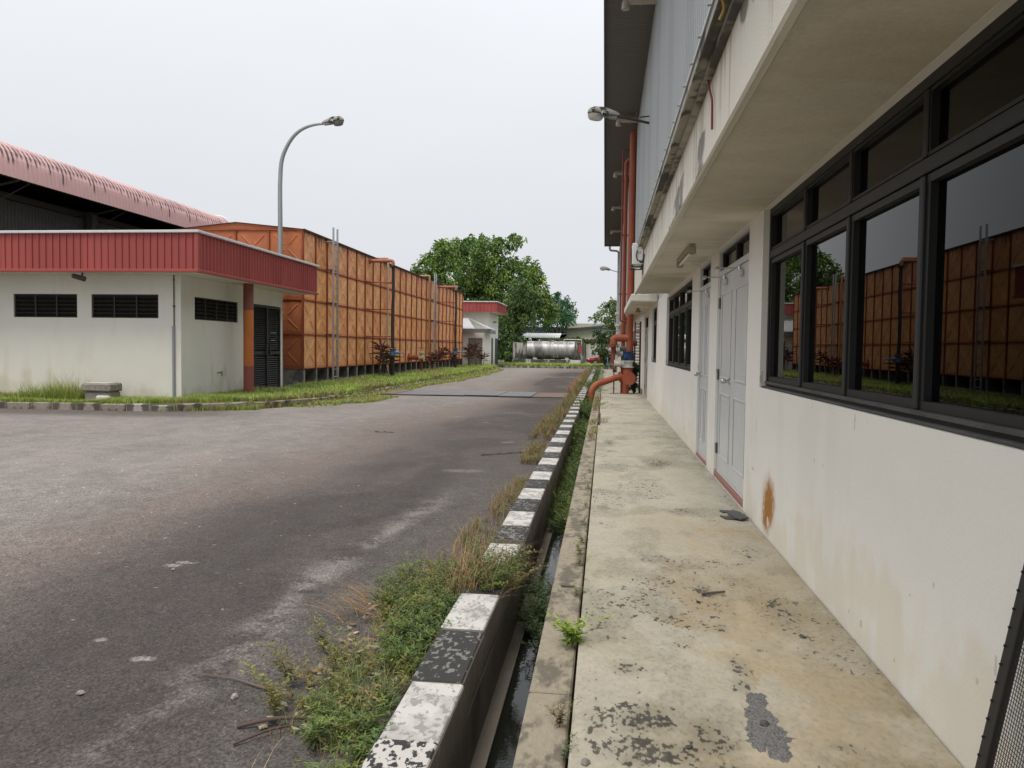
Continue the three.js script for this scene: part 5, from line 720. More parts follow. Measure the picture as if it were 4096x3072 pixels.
{
  const t = thing('store_annex', 'low cream annex with sloping grey metal roof and roller shutter behind the tank end', 'building'); const mR = mottled([0.42, 0.43, 0.44], [0.3, 0.3, 0.3], { size: 3, a: 0.08, rough: 0.5 }), mFas = mottled([0.16, 0.165, 0.17], [0.1, 0.1, 0.1], { a: 0.1 });
  mesh('wall', [cbox(-13.5, -9.13, 0.0, 2.75, -60.3, -64.2, 0.01)], pumpWall, t);
  mesh('roof', [grid(14, 1, (i, j) => [lerp(-13.8, lerp(-9.82, -10.9, j), i / 14), (j ? 3.85 : 2.95) + (i % 2) * 0.03, j ? -63.4 : -59.95]), grid(14, 1, (i, j) => [j ? -10.9 : -8.72, (j ? 3.85 : 2.95) + (i % 2) * 0.03, lerp(j ? -63.4 : -59.95, j ? -63.5 : -63.6, i / 14)])], mR, t);
  mesh('gutter', [box(-13.8, -9.0, 2.64, 2.94, -59.93, -60.0), box(-8.76, -8.70, 2.60, 2.88, -60.6, -63.6), grid(1, 1, (i, j) => [i ? -8.72 : -9.0, (j ? 2.92 : 2.62), i ? -60.6 : -59.95])], mFas, t);
  for (let k = 0; k < 9; k++) mesh('roof_rib', [box(-8.70, -8.68, 2.60, 2.89, -60.7 - k * 0.35, -60.74 - k * 0.35)], mR, t);
  const D = part('roller_shutter', t); mesh('frame', [box(-10.32, -10.24, 0.05, 2.16, -60.22, -60.299), box(-9.35, -9.27, 0.05, 2.16, -60.22, -60.299), box(-10.32, -9.27, 2.161, 2.24, -60.22, -60.299)], mFas, D); for (let k = 0; k < 20; k++) mesh('slat', [box(-10.238, -9.352, 0.06 + k * 0.105, 0.15 + k * 0.105, -60.25, -60.299)], std([0.20, 0.18, 0.16], 0.6), D);
  mesh('side_awning', [grid(8, 1, (i, j) => [j ? -8.75 : -9.38, j ? 3.0 : 3.2, -63.9 - i * 0.3])], mR, t);
}
{ // silver fuel tank in its bund
  const Z = -69.2, t = thing('fuel_tank', 'weathered silver cylindrical tank lying in a stained concrete bund', 'tank'), ms = mottled([0.40, 0.40, 0.40], [0.08, 0.08, 0.08], { size: 4, scale: 4, a: 0.3, dirtAmt: 0.7, thr: 0.46, streak: 2.5, seed: 21, rough: 0.48, extra: { metalness: 0.4 } });
  mesh('shell', [cyl([-6.72, 1.36, Z - 1.0], [-2.62, 1.36, Z - 1.0], 0.80, 0.80, 36)], ms, t); mesh('end_cap', [sph([-6.72, 1.36, Z - 1.0], 0.16, 0.8, 0.8, 20, 14)], ms, t); mesh('end_cap', [sph([-2.62, 1.36, Z - 1.0], 0.16, 0.8, 0.8, 20, 14)], ms, t);
  mesh('weld_band', [cyl([-5.35, 1.36, Z - 1.0], [-5.32, 1.36, Z - 1.0], 0.806, 0.806, 36), cyl([-4.0, 1.36, Z - 1.0], [-3.97, 1.36, Z - 1.0], 0.806, 0.806, 36)], std([0.3, 0.3, 0.3], 0.5, { metalness: 0.4 }), t);
  mesh('gauge_frame', [box(-4.40, -4.37, 0.75, 1.8, Z - 0.22, Z - 0.19), box(-4.05, -4.02, 0.75, 1.8, Z - 0.22, Z - 0.19), box(-4.37, -4.05, 0.78, 0.81, Z - 0.22, Z - 0.19), box(-4.37, -4.05, 1.45, 1.48, Z - 0.22, Z - 0.19)], std([0.35, 0.35, 0.34], 0.5), t); mesh('manhole', [cyl([-4.6, 2.1, Z - 1.0], [-4.6, 2.28, Z - 1.0], 0.22, 0.22, 16)], ms, t);
  const mv = std([0.62, 0.62, 0.6], 0.5); mesh('vent_pipe', [pipe([[-6.45, 2.05, Z - 1.0], [-6.45, 2.38, Z - 1.0], [-6.62, 2.38, Z - 1.0], [-6.62, 2.25, Z - 1.0]], 0.04, 0.08, 8)], mv, t); mesh('vent_pipe', [cyl([-5.75, 2.1, Z - 1.0], [-5.66, 2.32, Z - 1.0], 0.05, 0.05, 8)], mv, t);
  mesh('saddle', [box(-6.2, -5.9, 0.1, 0.72, Z - 1.6, Z - 0.4)], mPaint, t); mesh('saddle', [box(-3.4, -3.1, 0.1, 0.72, Z - 1.6, Z - 0.4)], mPaint, t);
  const bund = thing('bund_wall', 'peeling white and black stained concrete bund wall around the silver tank', 'wall'), mb = mottled([0.56, 0.55, 0.53], [0.045, 0.045, 0.04], { size: 4, scale: 5, a: 0.3, dirtAmt: 0.92, thr: 0.43, streak: 3, rough: 0.95, seed: 33 });
  mesh('front_wall', cbox(-7.95, -2.55, 0.03, 0.58, Z + 0.2, Z + 0.02, 0.015), mb, bund); mesh('back_wall', [cbox(-7.95, -1.6, 0.03, 2.02, Z - 2.2, Z - 2.4, 0.015)], mb, bund); mesh('side_wall', [cbox(-7.95, -7.75, 0.03, 2.02, Z + 0.01, Z - 2.19, 0.015)], mb, bund); mesh('corner_post', cbox(-1.98, -1.72, 0.03, 2.02, Z + 0.3, Z - 0.1, 0.015), mb, bund); mesh('front_pier', cbox(-7.9, -7.3, 0.581, 2.0, Z + 0.18, Z + 0.04, 0.012), mb, bund);
  const st = thing('concrete_steps', 'three small concrete steps up to the silver tank bund', 'steps'), mst = mottled([0.5, 0.49, 0.46], [0.2, 0.2, 0.19], { dirtAmt: 0.5 }); for (let k = 0; k < 3; k++) mesh('step', [cbox(-2.93, -2.03, 0.01 + 0.18 * k, 0.15 + 0.18 * k, Z + 1.2 - k * 0.32, Z + 0.3, 0.01), box(-2.9, -2.06, 0.15 + 0.18 * k, 0.19 + 0.18 * k, Z + 1.0 - k * 0.32, Z + 0.3)], k === 0 ? mb : mst, st);
  const h = tag(mesh('handrail', [pipe([[-3.5, 2.2, Z - 0.4], [-3.5, 2.32, Z - 0.4], [-2.0, 2.32, Z - 0.4], [-2.0, 0.2, Z - 0.4]], 0.035, 0.08, 8)], mv), 'white pipe rail over the right end of the silver tank', 'rail');
  const fe = thing('fire_box', 'red fire extinguisher cabinet hung on the bund post', 'cabinet'); mesh('cabinet', cbox(-2.22, -2.0, 1.12, 1.86, Z + 0.1, Z + 0.3, 0.02), std([0.33, 0.045, 0.04], 0.5), fe); mesh('cabinet_door', cbox(-2.2, -2.02, 1.16, 1.82, Z + 0.301, Z + 0.315, 0.004), std([0.4, 0.06, 0.05], 0.4), fe);
}
{
  const t = thing('lean_to_shed', 'low shed with white corrugated roof edge behind the silver tank', 'shed'), Z = -85; const mw = mottled([0.72, 0.73, 0.73], [0.5, 0.5, 0.5], { a: 0.06, rough: 0.5 });
  mesh('roof', [grid(60, 1, (i, j) => [-11 + i * 0.104, (j ? 3.2 : 2.72) + (i % 2) * 0.05, j ? -88.5 : -84.8])], mw, t); mesh('roof_edge', [grid(60, 1, (i, j) => [-11 + i * 0.104, (j ? 2.74 : 2.62) + (i % 2) * 0.05, -84.78])], mw, t);
  for (const x of [-10.6, -7.8, -5]) mesh('post', box(x - 0.06, x + 0.06, -0.1, 2.7, -85.1, -85.0), mDarkSteel, t); mesh('back_wall', box(-11, -4.9, -0.1, 3.1, -88.4, -88.55), std([0.05, 0.05, 0.05], 1), t);
}
{
  const t = thing('warehouse', 'distant beige clad warehouse with open dark bay and steel roof truss', 'building'), Z = -112, mb = mottled([0.46, 0.45, 0.38], [0.36, 0.35, 0.3], { size: 5, a: 0.06 }), mg = mottled([0.36, 0.38, 0.38], [0.28, 0.3, 0.3], { size: 5, a: 0.06 });
  const b = mesh('wall_sheet', ribbed([0, 0, 0], [1, 0, 0], [0, 1, 0], [0, 0, 1], 0.88, 5.2, 0.22, 0.03, 0.04), mb, t); b.position.set(-5.3, -0.1, Z); for (let i = 1; i < 11; i++) copyMesh(b, t, -5.3 + i * 0.882, -0.1, Z, i > 3 ? mg : mb);
  mesh('roof', [grid(1, 1, (i, j) => [-30 + i * 36, (i ? 5.45 : 2.0), Z + 0.6 - j * 30])], mg, t); mesh('roof_edge', [grid(1, 1, (i, j) => [-30 + i * 36, (i ? 5.45 : 2.0) - 0.22 * j, Z + 0.62])], std([0.08, 0.08, 0.085], 0.6), t);
  mesh('bay_back', [box(-30, -5.3, -0.1, 4.9, Z - 12, Z - 12.2), box(-5.3, -5.1, -0.1, 5.0, Z - 0.05, Z - 12)], std([0.02, 0.02, 0.02], 1), t); mesh('gate_rail', [box(-5.3, 6, 2.9, 3.02, Z + 0.05, Z + 0.12)], mCoping, t);
  const yT = x => 2.0 + (x + 30) / 36 * 3.45 - 0.3; const tr = part('roof_truss', t); for (let i = 0; i < 12; i++) { const x = -15 + i * 0.8; mesh('web_bar', [cyl([x, yT(x), Z + 0.3], [x + 0.4, yT(x) - 0.42 , Z + 0.3], 0.035, 0.035, 6), cyl([x + 0.4, yT(x) - 0.42, Z + 0.3], [x + 0.8, yT(x + 0.8), Z + 0.3], 0.035, 0.035, 6)], mCoping, tr); } mesh('chord', [cyl([-15, yT(-15), Z + 0.3], [-5.3, yT(-5.3), Z + 0.3], 0.05, 0.05, 6), cyl([-15, yT(-15) - 0.42, Z + 0.3], [-5.3, yT(-5.3) - 0.42, Z + 0.3], 0.06, 0.06, 6)], mCoping, tr);
}
tag(mesh('yard_wall', cbox(-1.6, 6, -0.1, 1.95, -79.4, -79.6, 0.01), mottled([0.5, 0.49, 0.46], [0.2, 0.2, 0.18], { size: 3, dirtAmt: 0.5, streak: 3 })), 'grey painted yard wall behind the parked red car', 'wall');
{ // parked car, body lofted from cross sections
  const t = thing('parked_car', 'small red car parked beyond the bund beside the leafy shrub', 'car'), mR = std([0.33, 0.03, 0.035], 0.3), mGl = new THREE.MeshPhysicalMaterial({ color: lin(0.03, 0.035, 0.04), roughness: 0.05 });
  const sec = [[0, 0.45, 0.72, 0.62], [0.25, 0.32, 0.80, 0.78], [1.1, 0.28, 0.92, 0.82], [1.6, 0.26, 0.96, 0.83], [2.6, 0.26, 0.98, 0.83], [3.5, 0.28, 0.98, 0.82], [4.0, 0.34, 0.90, 0.76], [4.15, 0.45, 0.72, 0.65]];
  mesh('body', [grid(7, 12, (i, j) => { const [x, y0, y1, w] = sec[i]; const a = j / 12 * Math.PI * 2, c = Math.cos(a), s = Math.sin(a), q = v => Math.sign(v) * Math.pow(Math.abs(v), 0.45); return [x, (y0 + y1) / 2 + q(s) * (y1 - y0) / 2, q(c) * w]; })], mR, t);
  const cab = [[1.15, 0.93, 0.72], [1.75, 1.34, 0.58], [2.9, 1.36, 0.58], [3.65, 0.97, 0.70]]; mesh('cabin_glass', [grid(3, 2, (i, j) => { const [x, y, w] = cab[i]; return j === 1 ? [x, y, 0] : [x, 0.9, (j ? 1 : -1) * 0.76]; }), grid(3, 1, (i, j) => [cab[i][0], cab[i][1], (j ? 1 : -1) * cab[i][2]]), grid(3, 1, (i, j) => [cab[i][0], j ? cab[i][1] : 0.9, cab[i][2]]), grid(3, 1, (i, j) => [cab[i][0], j ? cab[i][1] : 0.9, -cab[i][2]])], mGl, t); mesh('roof', [cbox(1.75, 2.9, 1.35, 1.39, -0.57, 0.57, 0.02)], mR, t);
  for (const [x, z] of [[0.8, 0.72], [3.3, 0.72], [0.8, -0.72], [3.3, -0.72]]) { const w = part('wheel', t); mesh('tyre', cyl([x, 0.31, z - 0.1], [x, 0.31, z + 0.1], 0.31, 0.31, 20), std([0.02, 0.02, 0.02], 0.9), w); mesh('rim', cyl([x, 0.31, z - 0.105], [x, 0.31, z + 0.105], 0.18, 0.18, 14), std([0.5, 0.5, 0.5], 0.3, { metalness: 0.8 }), w); }
  for (const z of [-0.6, 0.6]) { mesh('headlight', sph([0.2, 0.66, z], 0.1, 0.08, 0.16), std([0.7, 0.7, 0.68], 0.2), t); mesh('tail_light', sph([4.02, 0.78, z], 0.06, 0.07, 0.13), std([0.4, 0.02, 0.02], 0.3), t); }
  t.position.set(-1.75, RY, -77.2); t.rotation.y = 0.12; t.userData.keep = true;
}
// ---------------------------------------------------------------- foliage builder
class Fol {
  constructor() { this.p = []; this.c = []; }
  tri(a, b, c, col) { this.p.push(a.x, a.y, a.z, b.x, b.y, b.z, c.x, c.y, c.z); for (let i = 0; i < 3; i++) this.c.push(col[0], col[1], col[2]); }
  leaf(p, d, side, len, w, col, droop = 0) { // folded diamond leaf
    const m = p.clone().addScaledVector(d, len * 0.45), tip = p.clone().addScaledVector(d, len); tip.y -= droop * len; const up = d.clone().cross(side).normalize().multiplyScalar(w * 0.25);
    const l = m.clone().addScaledVector(side, w / 2).add(up), r = m.clone().addScaledVector(side, -w / 2).add(up); this.tri(p, l, tip, col); this.tri(p, tip, r, col);
  }
  blade(p, d, h, w, bend, col, seg = 2) { // d = horizontal lean direction
    const s = V(-d.z, 0, d.x); let a = p.clone().addScaledVector(s, w / 2), b = p.clone().addScaledVector(s, -w / 2);
    for (let k = 1; k <= seg; k++) { const t = k / seg, c = p.clone().addScaledVector(d, bend * h * t * t); c.y += h * t * (1 - 0.25 * bend * t); const ww = w * (1 - t); if (k === seg) this.tri(a, b, c, col); else { const a2 = c.clone().addScaledVector(s, ww / 2), b2 = c.clone().addScaledVector(s, -ww / 2); this.tri(a, b, b2, col); this.tri(a, b2, a2, col); a = a2; b = b2; } }
  }
  mesh(name, mat, parent) { const g = new THREE.BufferGeometry(); g.setAttribute('position', new THREE.Float32BufferAttribute(this.p, 3)); g.setAttribute('color', new THREE.Float32BufferAttribute(this.c, 3)); g.computeVertexNormals(); const m = new THREE.Mesh(g, mat); m.name = parent ? name : numbered(name); m.castShadow = m.receiveShadow = true; (parent ?? scene).add(m); return m; }
}
const mLeaf = new THREE.MeshPhysicalMaterial({ vertexColors: true, roughness: 0.65, side: THREE.DoubleSide, transmission: 0.3, thickness: 0 }), mLeafDry = new THREE.MeshStandardMaterial({ vertexColors: true, roughness: 0.9, side: THREE.DoubleSide });
const rdir = (R, up = 0) => { const a = R() * Math.PI * 2, z = R() * 2 - 1 + up, s = Math.sqrt(Math.max(0, 1 - z * z)); return V(s * Math.cos(a), z, s * Math.sin(a)).normalize(); };
const jit = (R, c, a = 0.3) => { const k = 1 + (R() - 0.5) * 2 * a, h = (R() - 0.5) * a * 0.5; return [c[0] * k * (1 + h), c[1] * k, c[2] * k * (1 - h)]; };
const mBark = mottled([0.10, 0.075, 0.055], [0.05, 0.04, 0.03], { size: 2, scale: 8, a: 0.3, streak: 3, rough: 1 });
function tree(name, label, base, blobs, cols, seed, { leaf = 0.3, per = 260, trunkH = 3, trunkR = 0.25, group, cat = 'tree', dens = 1 } = {}) {
  const t = thing(name, label, cat, group), R = RNG(seed), F = new Fol(), limbs = [], B = V(...base), fork = V(base[0], base[1] + trunkH, base[2]);
  limbs.push(pipe([[B.x, B.y, B.z], [B.x + 0.1, B.y + trunkH * 0.5, B.z], [fork.x, fork.y, fork.z]], s => trunkR * (1.15 - 0.45 * s), 0.3, 8));
  for (const [x, y, z, r, ry = r] of blobs) {
    const C = V(x, y, z); if (R() < 0.8) limbs.push(pipe([[fork.x, fork.y - R() * 0.6, fork.z], [lerp(fork.x, x, 0.45), lerp(fork.y, y, 0.55), lerp(fork.z, z, 0.45)], [x, y, z]], s => trunkR * (0.42 - 0.34 * s), 0.8, 6));
    // sub clumps on the blob's skin so the outline breaks up
    const n = Math.round(30 * r * r * dens); for (let k = 0; k < n; k++) {
      const d = rdir(R, 0.15), rr = 0.35 + 0.72 * Math.sqrt(R()), c = V(C.x + d.x * r * rr, C.y + d.y * ry * rr, C.z + d.z * r * rr), cr = (0.28 + 0.3 * R()) * Math.min(1.3, r * 0.55), tone = 0.75 + 0.5 * R(), base_ = cols[(R() * cols.length) | 0]; const m = Math.round(per / 16 * (0.6 + 0.8 * R()));
      for (let i = 0; i < m; i++) { const e = rdir(R), q = c.clone().addScaledVector(e, cr * (0.35 + 0.65 * R())); const dd = e.clone().multiplyScalar(0.6).add(rdir(R)).normalize(); let s = rdir(R); s.sub(dd.clone().multiplyScalar(s.dot(dd))).normalize(); const l = leaf * (0.65 + 0.7 * R()); F.leaf(q, dd, s, l, l * 0.55, jit(R, base_.map(v => v * tone), 0.22), 0.25); }
    }
  }
  mesh('trunk', limbs, mBark, t); stuff(F.mesh('crown', mLeaf, t)); return t;
}
const G1 = [[0.11, 0.21, 0.03], [0.15, 0.255, 0.036], [0.075, 0.16, 0.025], [0.23, 0.315, 0.045]], G2 = [[0.05, 0.105, 0.022], [0.065, 0.125, 0.024]], G3 = [[0.045, 0.15, 0.05], [0.055, 0.17, 0.055]], G4 = [[0.11, 0.20, 0.032], [0.15, 0.225, 0.036], [0.075, 0.14, 0.025]];
{
  const R = RNG(31), big = []; const Zt = -86;
  for (const [x, y, r] of [[-20.2, 8.2, 1.5], [-19.0, 9.6, 1.7], [-17.6, 11.3, 1.5], [-18.2, 12.6, 0.8], [-16.4, 11.4, 1.7], [-14.6, 12.3, 1.5], [-13.6, 13.0, 0.9], [-12.8, 11.3, 1.6], [-11.2, 12.2, 1.0], [-10.0, 12.8, 0.9], [-9.1, 13.0, 0.5], [-11.5, 9.8, 1.9], [-9.6, 9.6, 1.6], [-8.3, 10.2, 1.1], [-16.0, 9.0, 2.3], [-13.4, 8.8, 2.4], [-18.6, 7.2, 2.0], [-8.0, 8.6, 1.3], [-10.6, 7.4, 2.1], [-14, 6.4, 2.3], [-17, 5.6, 2.2], [-7.2, 7.6, 1.3], [-7.4, 9.3, 0.8], [-8.6, 6.0, 1.8], [-6.6, 6.4, 1.2], [-5.9, 5.3, 1.1], [-11.5, 5.0, 2.2], [-20.9, 6.9, 1.0], [-15.2, 12.9, 0.6], [-12.0, 13.1, 0.5]]) big.push([x, y, Zt + (R() - 0.5) * 5 * Math.min(1, r), r, r * 0.92]);
  tree('broadleaf_tree', 'tall spreading green tree behind the orange tank and guard house', [-14, 0, Zt], big, G1, 41, { leaf: 0.36, per: 210, trunkH: 3.5, trunkR: 0.3 });
  const low = []; for (const [x, y, r] of [[-9.2, 4.6, 1.6], [-8.6, 6.0, 1.4], [-8.2, 4.4, 1.2], [-7.9, 5.6, 1.1], [-9.4, 2.8, 1.6], [-8.7, 1.6, 1.1], [-7.5, 6.6, 0.9], [-8.4, 7.4, 1.0], [-7.3, 5.2, 0.7], [-9.8, 1.5, 1.2]]) low.push([x, y, -78 + (R() - 0.5) * 3, r]);
  tree('broadleaf_tree', 'lower drooping green tree right beside the guard house', [-8.8, 0, -78.5], low, G4.concat(G2), 43, { leaf: 0.3, per: 230, trunkH: 1.2, trunkR: 0.2 });
  const fr = []; for (const [x, y, r] of [[-8.0, 7.2, 1.7], [-6.4, 7.4, 1.5], [-5.2, 6.6, 1.4], [-4.9, 5.6, 1.1], [-6.5, 5.4, 1.9], [-8.6, 5.5, 1.6]]) fr.push([x, y, -108 + (R() - 0.5) * 3, r]);
  tree('broadleaf_tree', 'bluish green rounded tree above the distant warehouse roof', [-6.4, 0, -108], fr, G3, 44, { leaf: 0.3, per: 230, trunkH: 3, trunkR: 0.25 });
  const rt = []; for (const [x, y, r] of [[0.7, 5.4, 0.7], [0.2, 4.9, 0.75], [-0.5, 4.4, 0.6], [0.9, 4.5, 0.9], [1.5, 5.4, 1.0], [0.4, 3.8, 0.7], [1.3, 3.4, 0.9], [-0.95, 4.3, 0.35], [-0.2, 5.3, 0.3]]) rt.push([x, y, -73 + (R() - 0.5) * 1.2, r]);
  tree('broadleaf_tree', 'small bright green tree at the far corner of the factory', [0.9, 0, -73], rt, G4, 45, { leaf: 0.24, per: 200, trunkH: 2.6, trunkR: 0.12 });
  const sh = []; for (const [x, y, r] of [[-0.55, 2.75, 0.4], [-0.2, 2.3, 0.6], [-0.5, 1.7, 0.6], [0.2, 1.7, 0.7], [0.35, 2.4, 0.5], [-0.3, 1.0, 0.6], [0.4, 1.0, 0.6], [0.1, 0.6, 0.5]]) sh.push([x, y, -65.9 + (R() - 0.5) * 0.6, r]);
  tree('leafy_shrub', 'dark leafy shrub growing at the end of the road beside the risers', [0, 0.02, -66.1], sh, G2, 46, { leaf: 0.26, per: 220, trunkH: 0.6, trunkR: 0.08, cat: 'shrub' });
  const cl = []; for (const [x, y, r] of [[1.02, 0.9, 0.14], [0.98, 0.6, 0.18], [1.05, 0.35, 0.17], [0.93, 0.18, 0.14], [1.1, 0.75, 0.12]]) cl.push([x, y, -28.05, r]);
  tree('climbing_plant', 'dark green creeper growing behind the fire main riser', [1.02, -0.05, -28.05], cl, G2, 47, { leaf: 0.09, per: 700, trunkH: 0.2, trunkR: 0.02, cat: 'plant', dens: 9 });
  const vi = []; for (let i = 0; i < 16; i++) vi.push([-5.6 + i * 0.46, 2.15 + 0.12 * R() + (i > 4 && i < 8 ? 0.12 : 0), -71.6 + R() * 0.3, 0.22, 0.14]);
  tree('hedge_vine', 'yellow green creeper along the top of the bund back wall', [-4, 0.03, -71.8], vi, [[0.17, 0.2, 0.03], [0.11, 0.16, 0.03]], 48, { leaf: 0.16, per: 500, trunkH: 1.9, trunkR: 0.03, cat: 'plant', dens: 8 });
}
// ---------------------------------------------------------------- red cordylines along the tank
function cordyline(x, z, H, seed, label, group, stems = 2) {
  const t = thing('cordyline_plant', label, 'plant', group), R = RNG(seed), F = new Fol(), st = []; const y0 = 0.05;
  for (let s = 0; s < stems; s++) {
    const h = H * 1.12 * (0.6 + 0.4 * R()) * (s ? 0.82 : 1), lx = (R() - 0.5) * 0.5, lz = (R() - 0.5) * 0.5, top = V(x + lx * 1.2, y0 + h * 0.8, z + lz * 1.2); st.push(pipe([[x + lx * 0.3, y0, z + lz * 0.3], [x + lx * 0.7, y0 + h * 0.4, z + lz * 0.7], [top.x, top.y, top.z]], 0.018, 0.2, 6));
    for (const [yy, n, L] of [[1, 15, 0.55], [0.8, 7, 0.5], [0.64, 3, 0.42]]) for (let i = 0; i < n; i++) {
      const a = R() * Math.PI * 2, el = 0.1 + 1.2 * R() * yy, d = V(Math.cos(a) * Math.cos(el), Math.sin(el), Math.sin(a) * Math.cos(el)), side = V(-Math.sin(a), 0, Math.cos(a)); const p = V(lerp(x + lx * 0.3, top.x, yy), y0 + h * 0.8 * yy, lerp(z + lz * 0.3, top.z, yy)); const l = L * (0.7 + 0.6 * R()) * (0.75 + H * 0.18), c = jit(R, R() < 0.3 ? [0.19, 0.032, 0.042] : R() < 0.25 ? [0.09, 0.08, 0.025] : [0.095, 0.024, 0.032], 0.4);
      F.leaf(p, d, side, l, 0.075, c, 0.3);
    }
  }
  mesh('stem', st, mBark, t); F.mesh('foliage', mLeaf, t);
}
const CG = 'red cordylines along the water tank';
for (const [x, z, H, l] of [[-9.85, -34.1, 1.9, 'tall dark red cordyline clump just before the nearer black inlet pipe'], [-9.75, -34.6, 1.7, 'dark red cordyline close beside the nearer black inlet pipe'], [-9.9, -36.3, 1.35, 'red cordyline just behind the nearer black inlet pipe'], [-9.8, -45.3, 1.2, 'short olive red cordyline before the far ladder'], [-9.8, -46.6, 1.55, 'bushy red cordyline at the foot of the far ladder'], [-9.85, -48.9, 1.6, 'red cordyline between the far ladder and far inlet pipe'], [-9.85, -50.9, 1.35, 'red cordyline touching the far black inlet pipe'], [-9.55, -55.5, 1.9, 'tall dark red cordyline at the tank end near the annex'], [-9.7, -57.6, 1.5, 'thin red cordyline near the last tank panels'], [-9.25, -57.5, 2.0, 'tall red cordyline standing before the roller shutter'], [-9.0, -58.6, 1.3, 'small red cordyline standing before the annex corner']]) cordyline(x, z, H, Math.round(-z * 31), l);
// ---------------------------------------------------------------- grass and weeds
const vergeEdge = d => { for (let i = 1; i + 1 < VERGE.length; i++) { const a = VERGE[i], b = VERGE[i + 1]; if (d >= a[1] && d <= b[1] && b[1] > a[1]) return lerp(a[0], b[0], (d - a[1]) / (b[1] - a[1])); } return -8; };
{
  const F = new Fol(), R = RNG(101); const cols = [[0.25, 0.43, 0.045], [0.32, 0.49, 0.05], [0.40, 0.49, 0.06], [0.19, 0.35, 0.038], [0.43, 0.42, 0.12]];
  const tuft = (x, y, z, h, n, w, dry = 0) => { for (let i = 0; i < n; i++) { const a = R() * 6.283, d = V(Math.cos(a), 0, Math.sin(a)); const c = R() < dry ? [0.28, 0.2, 0.085] : cols[(R() * 5) | 0]; F.blade(V(x + (R() - 0.5) * 0.12, y, z + (R() - 0.5) * 0.12), d, h * (0.5 + 0.8 * R()), w, 0.3 + 0.7 * R(), jit(R, c, 0.25)); } };
  // strip before the pump house
  for (let i = 0; i < 5200; i++) { const x = -18 + R() * 8.6, d = 17.45 + R() * 1.5; if (d < 17.45 + Math.max(0, (x + 11) * 0.75)) continue; const hi = vn(x * 1.3, d * 2) ; if (hi < 0.3 && R() < 0.5) continue; tuft(x, 0.045, -d, 0.07 + 0.15 * hi * hi, 7, 0.012, 0.12 + 0.35 * sm(0.5, 0.7, vn(x * 0.9 + 30, d * 1.5))); }
  for (let i = 0; i < 420; i++) { const x = -14.4 + R() * 1.7; tuft(x, 0.045, -18.0 - R() * 0.9, 0.3 + 0.25 * R(), 5, 0.009, 0.2); }
  for (let i = 0; i < 90; i++) tuft(-13.6 + R() * 0.8, 0.045, -18.1 - R() * 0.4, 0.55 + 0.35 * R(), 3, 0.008, 0.5);
  // verge along the tank and overhanging its kerb
  for (let i = 0; i < 15000; i++) { const d = 19 + Math.pow(R(), 1.3) * 42, e = vergeEdge(d), x = e + 0.18 - Math.pow(R(), 0.8) * 3.0; if (x < -10.35 && d > 26.8) continue; if (x < -10.5) continue; if (x > -10.6 && x < e - 1.0 && d > 22.9 && d < 25.2 && R() < 0.93) continue; const k = 0.5 + vn(x * 1.1 + 5, d * 0.8); tuft(x, x > e - 0.1 ? RY : 0.045, -d, (0.06 + 0.10 * k) * (1 + d * 0.006), 7, 0.013 + d * 0.0004, 0.08 + 0.25 * (x > e - 0.15) + 0.4 * sm(0.55, 0.72, vn(x * 0.8 + 9, d * 0.5))); }
  // lower growth spilled on the asphalt
  for (let i = 0; i < 2600; i++) { const d = 19.5 + R() * 38, e = vergeEdge(d), x = e + Math.pow(R(), 1.6) * (0.35 + 0.6 * vn(d * 0.35, 9)); tuft(x, RY, -d, 0.07 + 0.08 * R(), 6, 0.014 + d * 0.0004, 0.35); }
  for (let i = 0; i < 1500; i++) { const d = 20.2 + R() * 4.2, x = -7.7 + R() * 1.3 * sm(20, 22, d); tuft(x, RY, -d, 0.05 + 0.07 * R(), 6, 0.014, 0.45); }
  for (let i = 0; i < 900; i++) { const x = -10.2 + R() * 1.9, d = 17.35 + R() * 0.9 + Math.max(0, (x + 10.2) * 0.5); tuft(x, RY, -d, 0.09 + 0.13 * R(), 6, 0.012, 0.4); }
  // road end
  for (let i = 0; i < 2600; i++) tuft(-8.5 + R() * 10.5, 0.04, -65.7 - R() * 3.2, 0.14 + 0.2 * R(), 6, 0.045, 0.08);
  const g = F.mesh('grass', mLeaf); stuff(g); tag(g, 'patchy green grass covering the verge beside the tank and pump house', 'grass');
}
function weedPlant(F, R, x, y, z, h, pal, n = 4, leafL = 0.035, lean) {
  for (let s = 0; s < n; s++) {
    const a = R() * 6.283, ln = 0.25 + 0.75 * R(), d = lean && R() < 0.6 ? V(lean[0] + (R() - 0.5), 0, lean[1] + (R() - 0.5)).normalize() : V(Math.cos(a), 0, Math.sin(a)), H = h * (0.55 + 0.6 * R()), N = Math.max(5, Math.round(H / 0.016)); let prev = V(x, y, z); const tone = 0.7 + 0.5 * R(), col = pal[(R() * pal.length) | 0];
    for (let k = 1; k <= N; k++) {
      const t = k / N, c = V(x + d.x * ln * H * t * t * 0.9, y + H * t * (1 - 0.35 * ln * t), z + d.z * ln * H * t * t * 0.9); const sd = V(-d.z, 0, d.x).multiplyScalar(0.0022 * (1.2 - t)); F.tri(prev.clone().add(sd), prev.clone().sub(sd), c, [0.09, 0.085, 0.03]);
      if (t > 0.1) for (let q = 0; q < 2; q++) { const la = R() * 6.283, el = 0.2 + 0.7 * R(), ld = V(Math.cos(la) * Math.cos(el), Math.sin(el), Math.sin(la) * Math.cos(el)), s2 = V(-Math.sin(la), 0, Math.cos(la)); const l = leafL * (0.5 + R()) * (1.15 - 0.5 * t); F.leaf(c, ld, s2, l, l * 0.26, jit(R, col.map(v => v * tone), 0.25), 0.3); }
      prev = c;
    }
  }
}
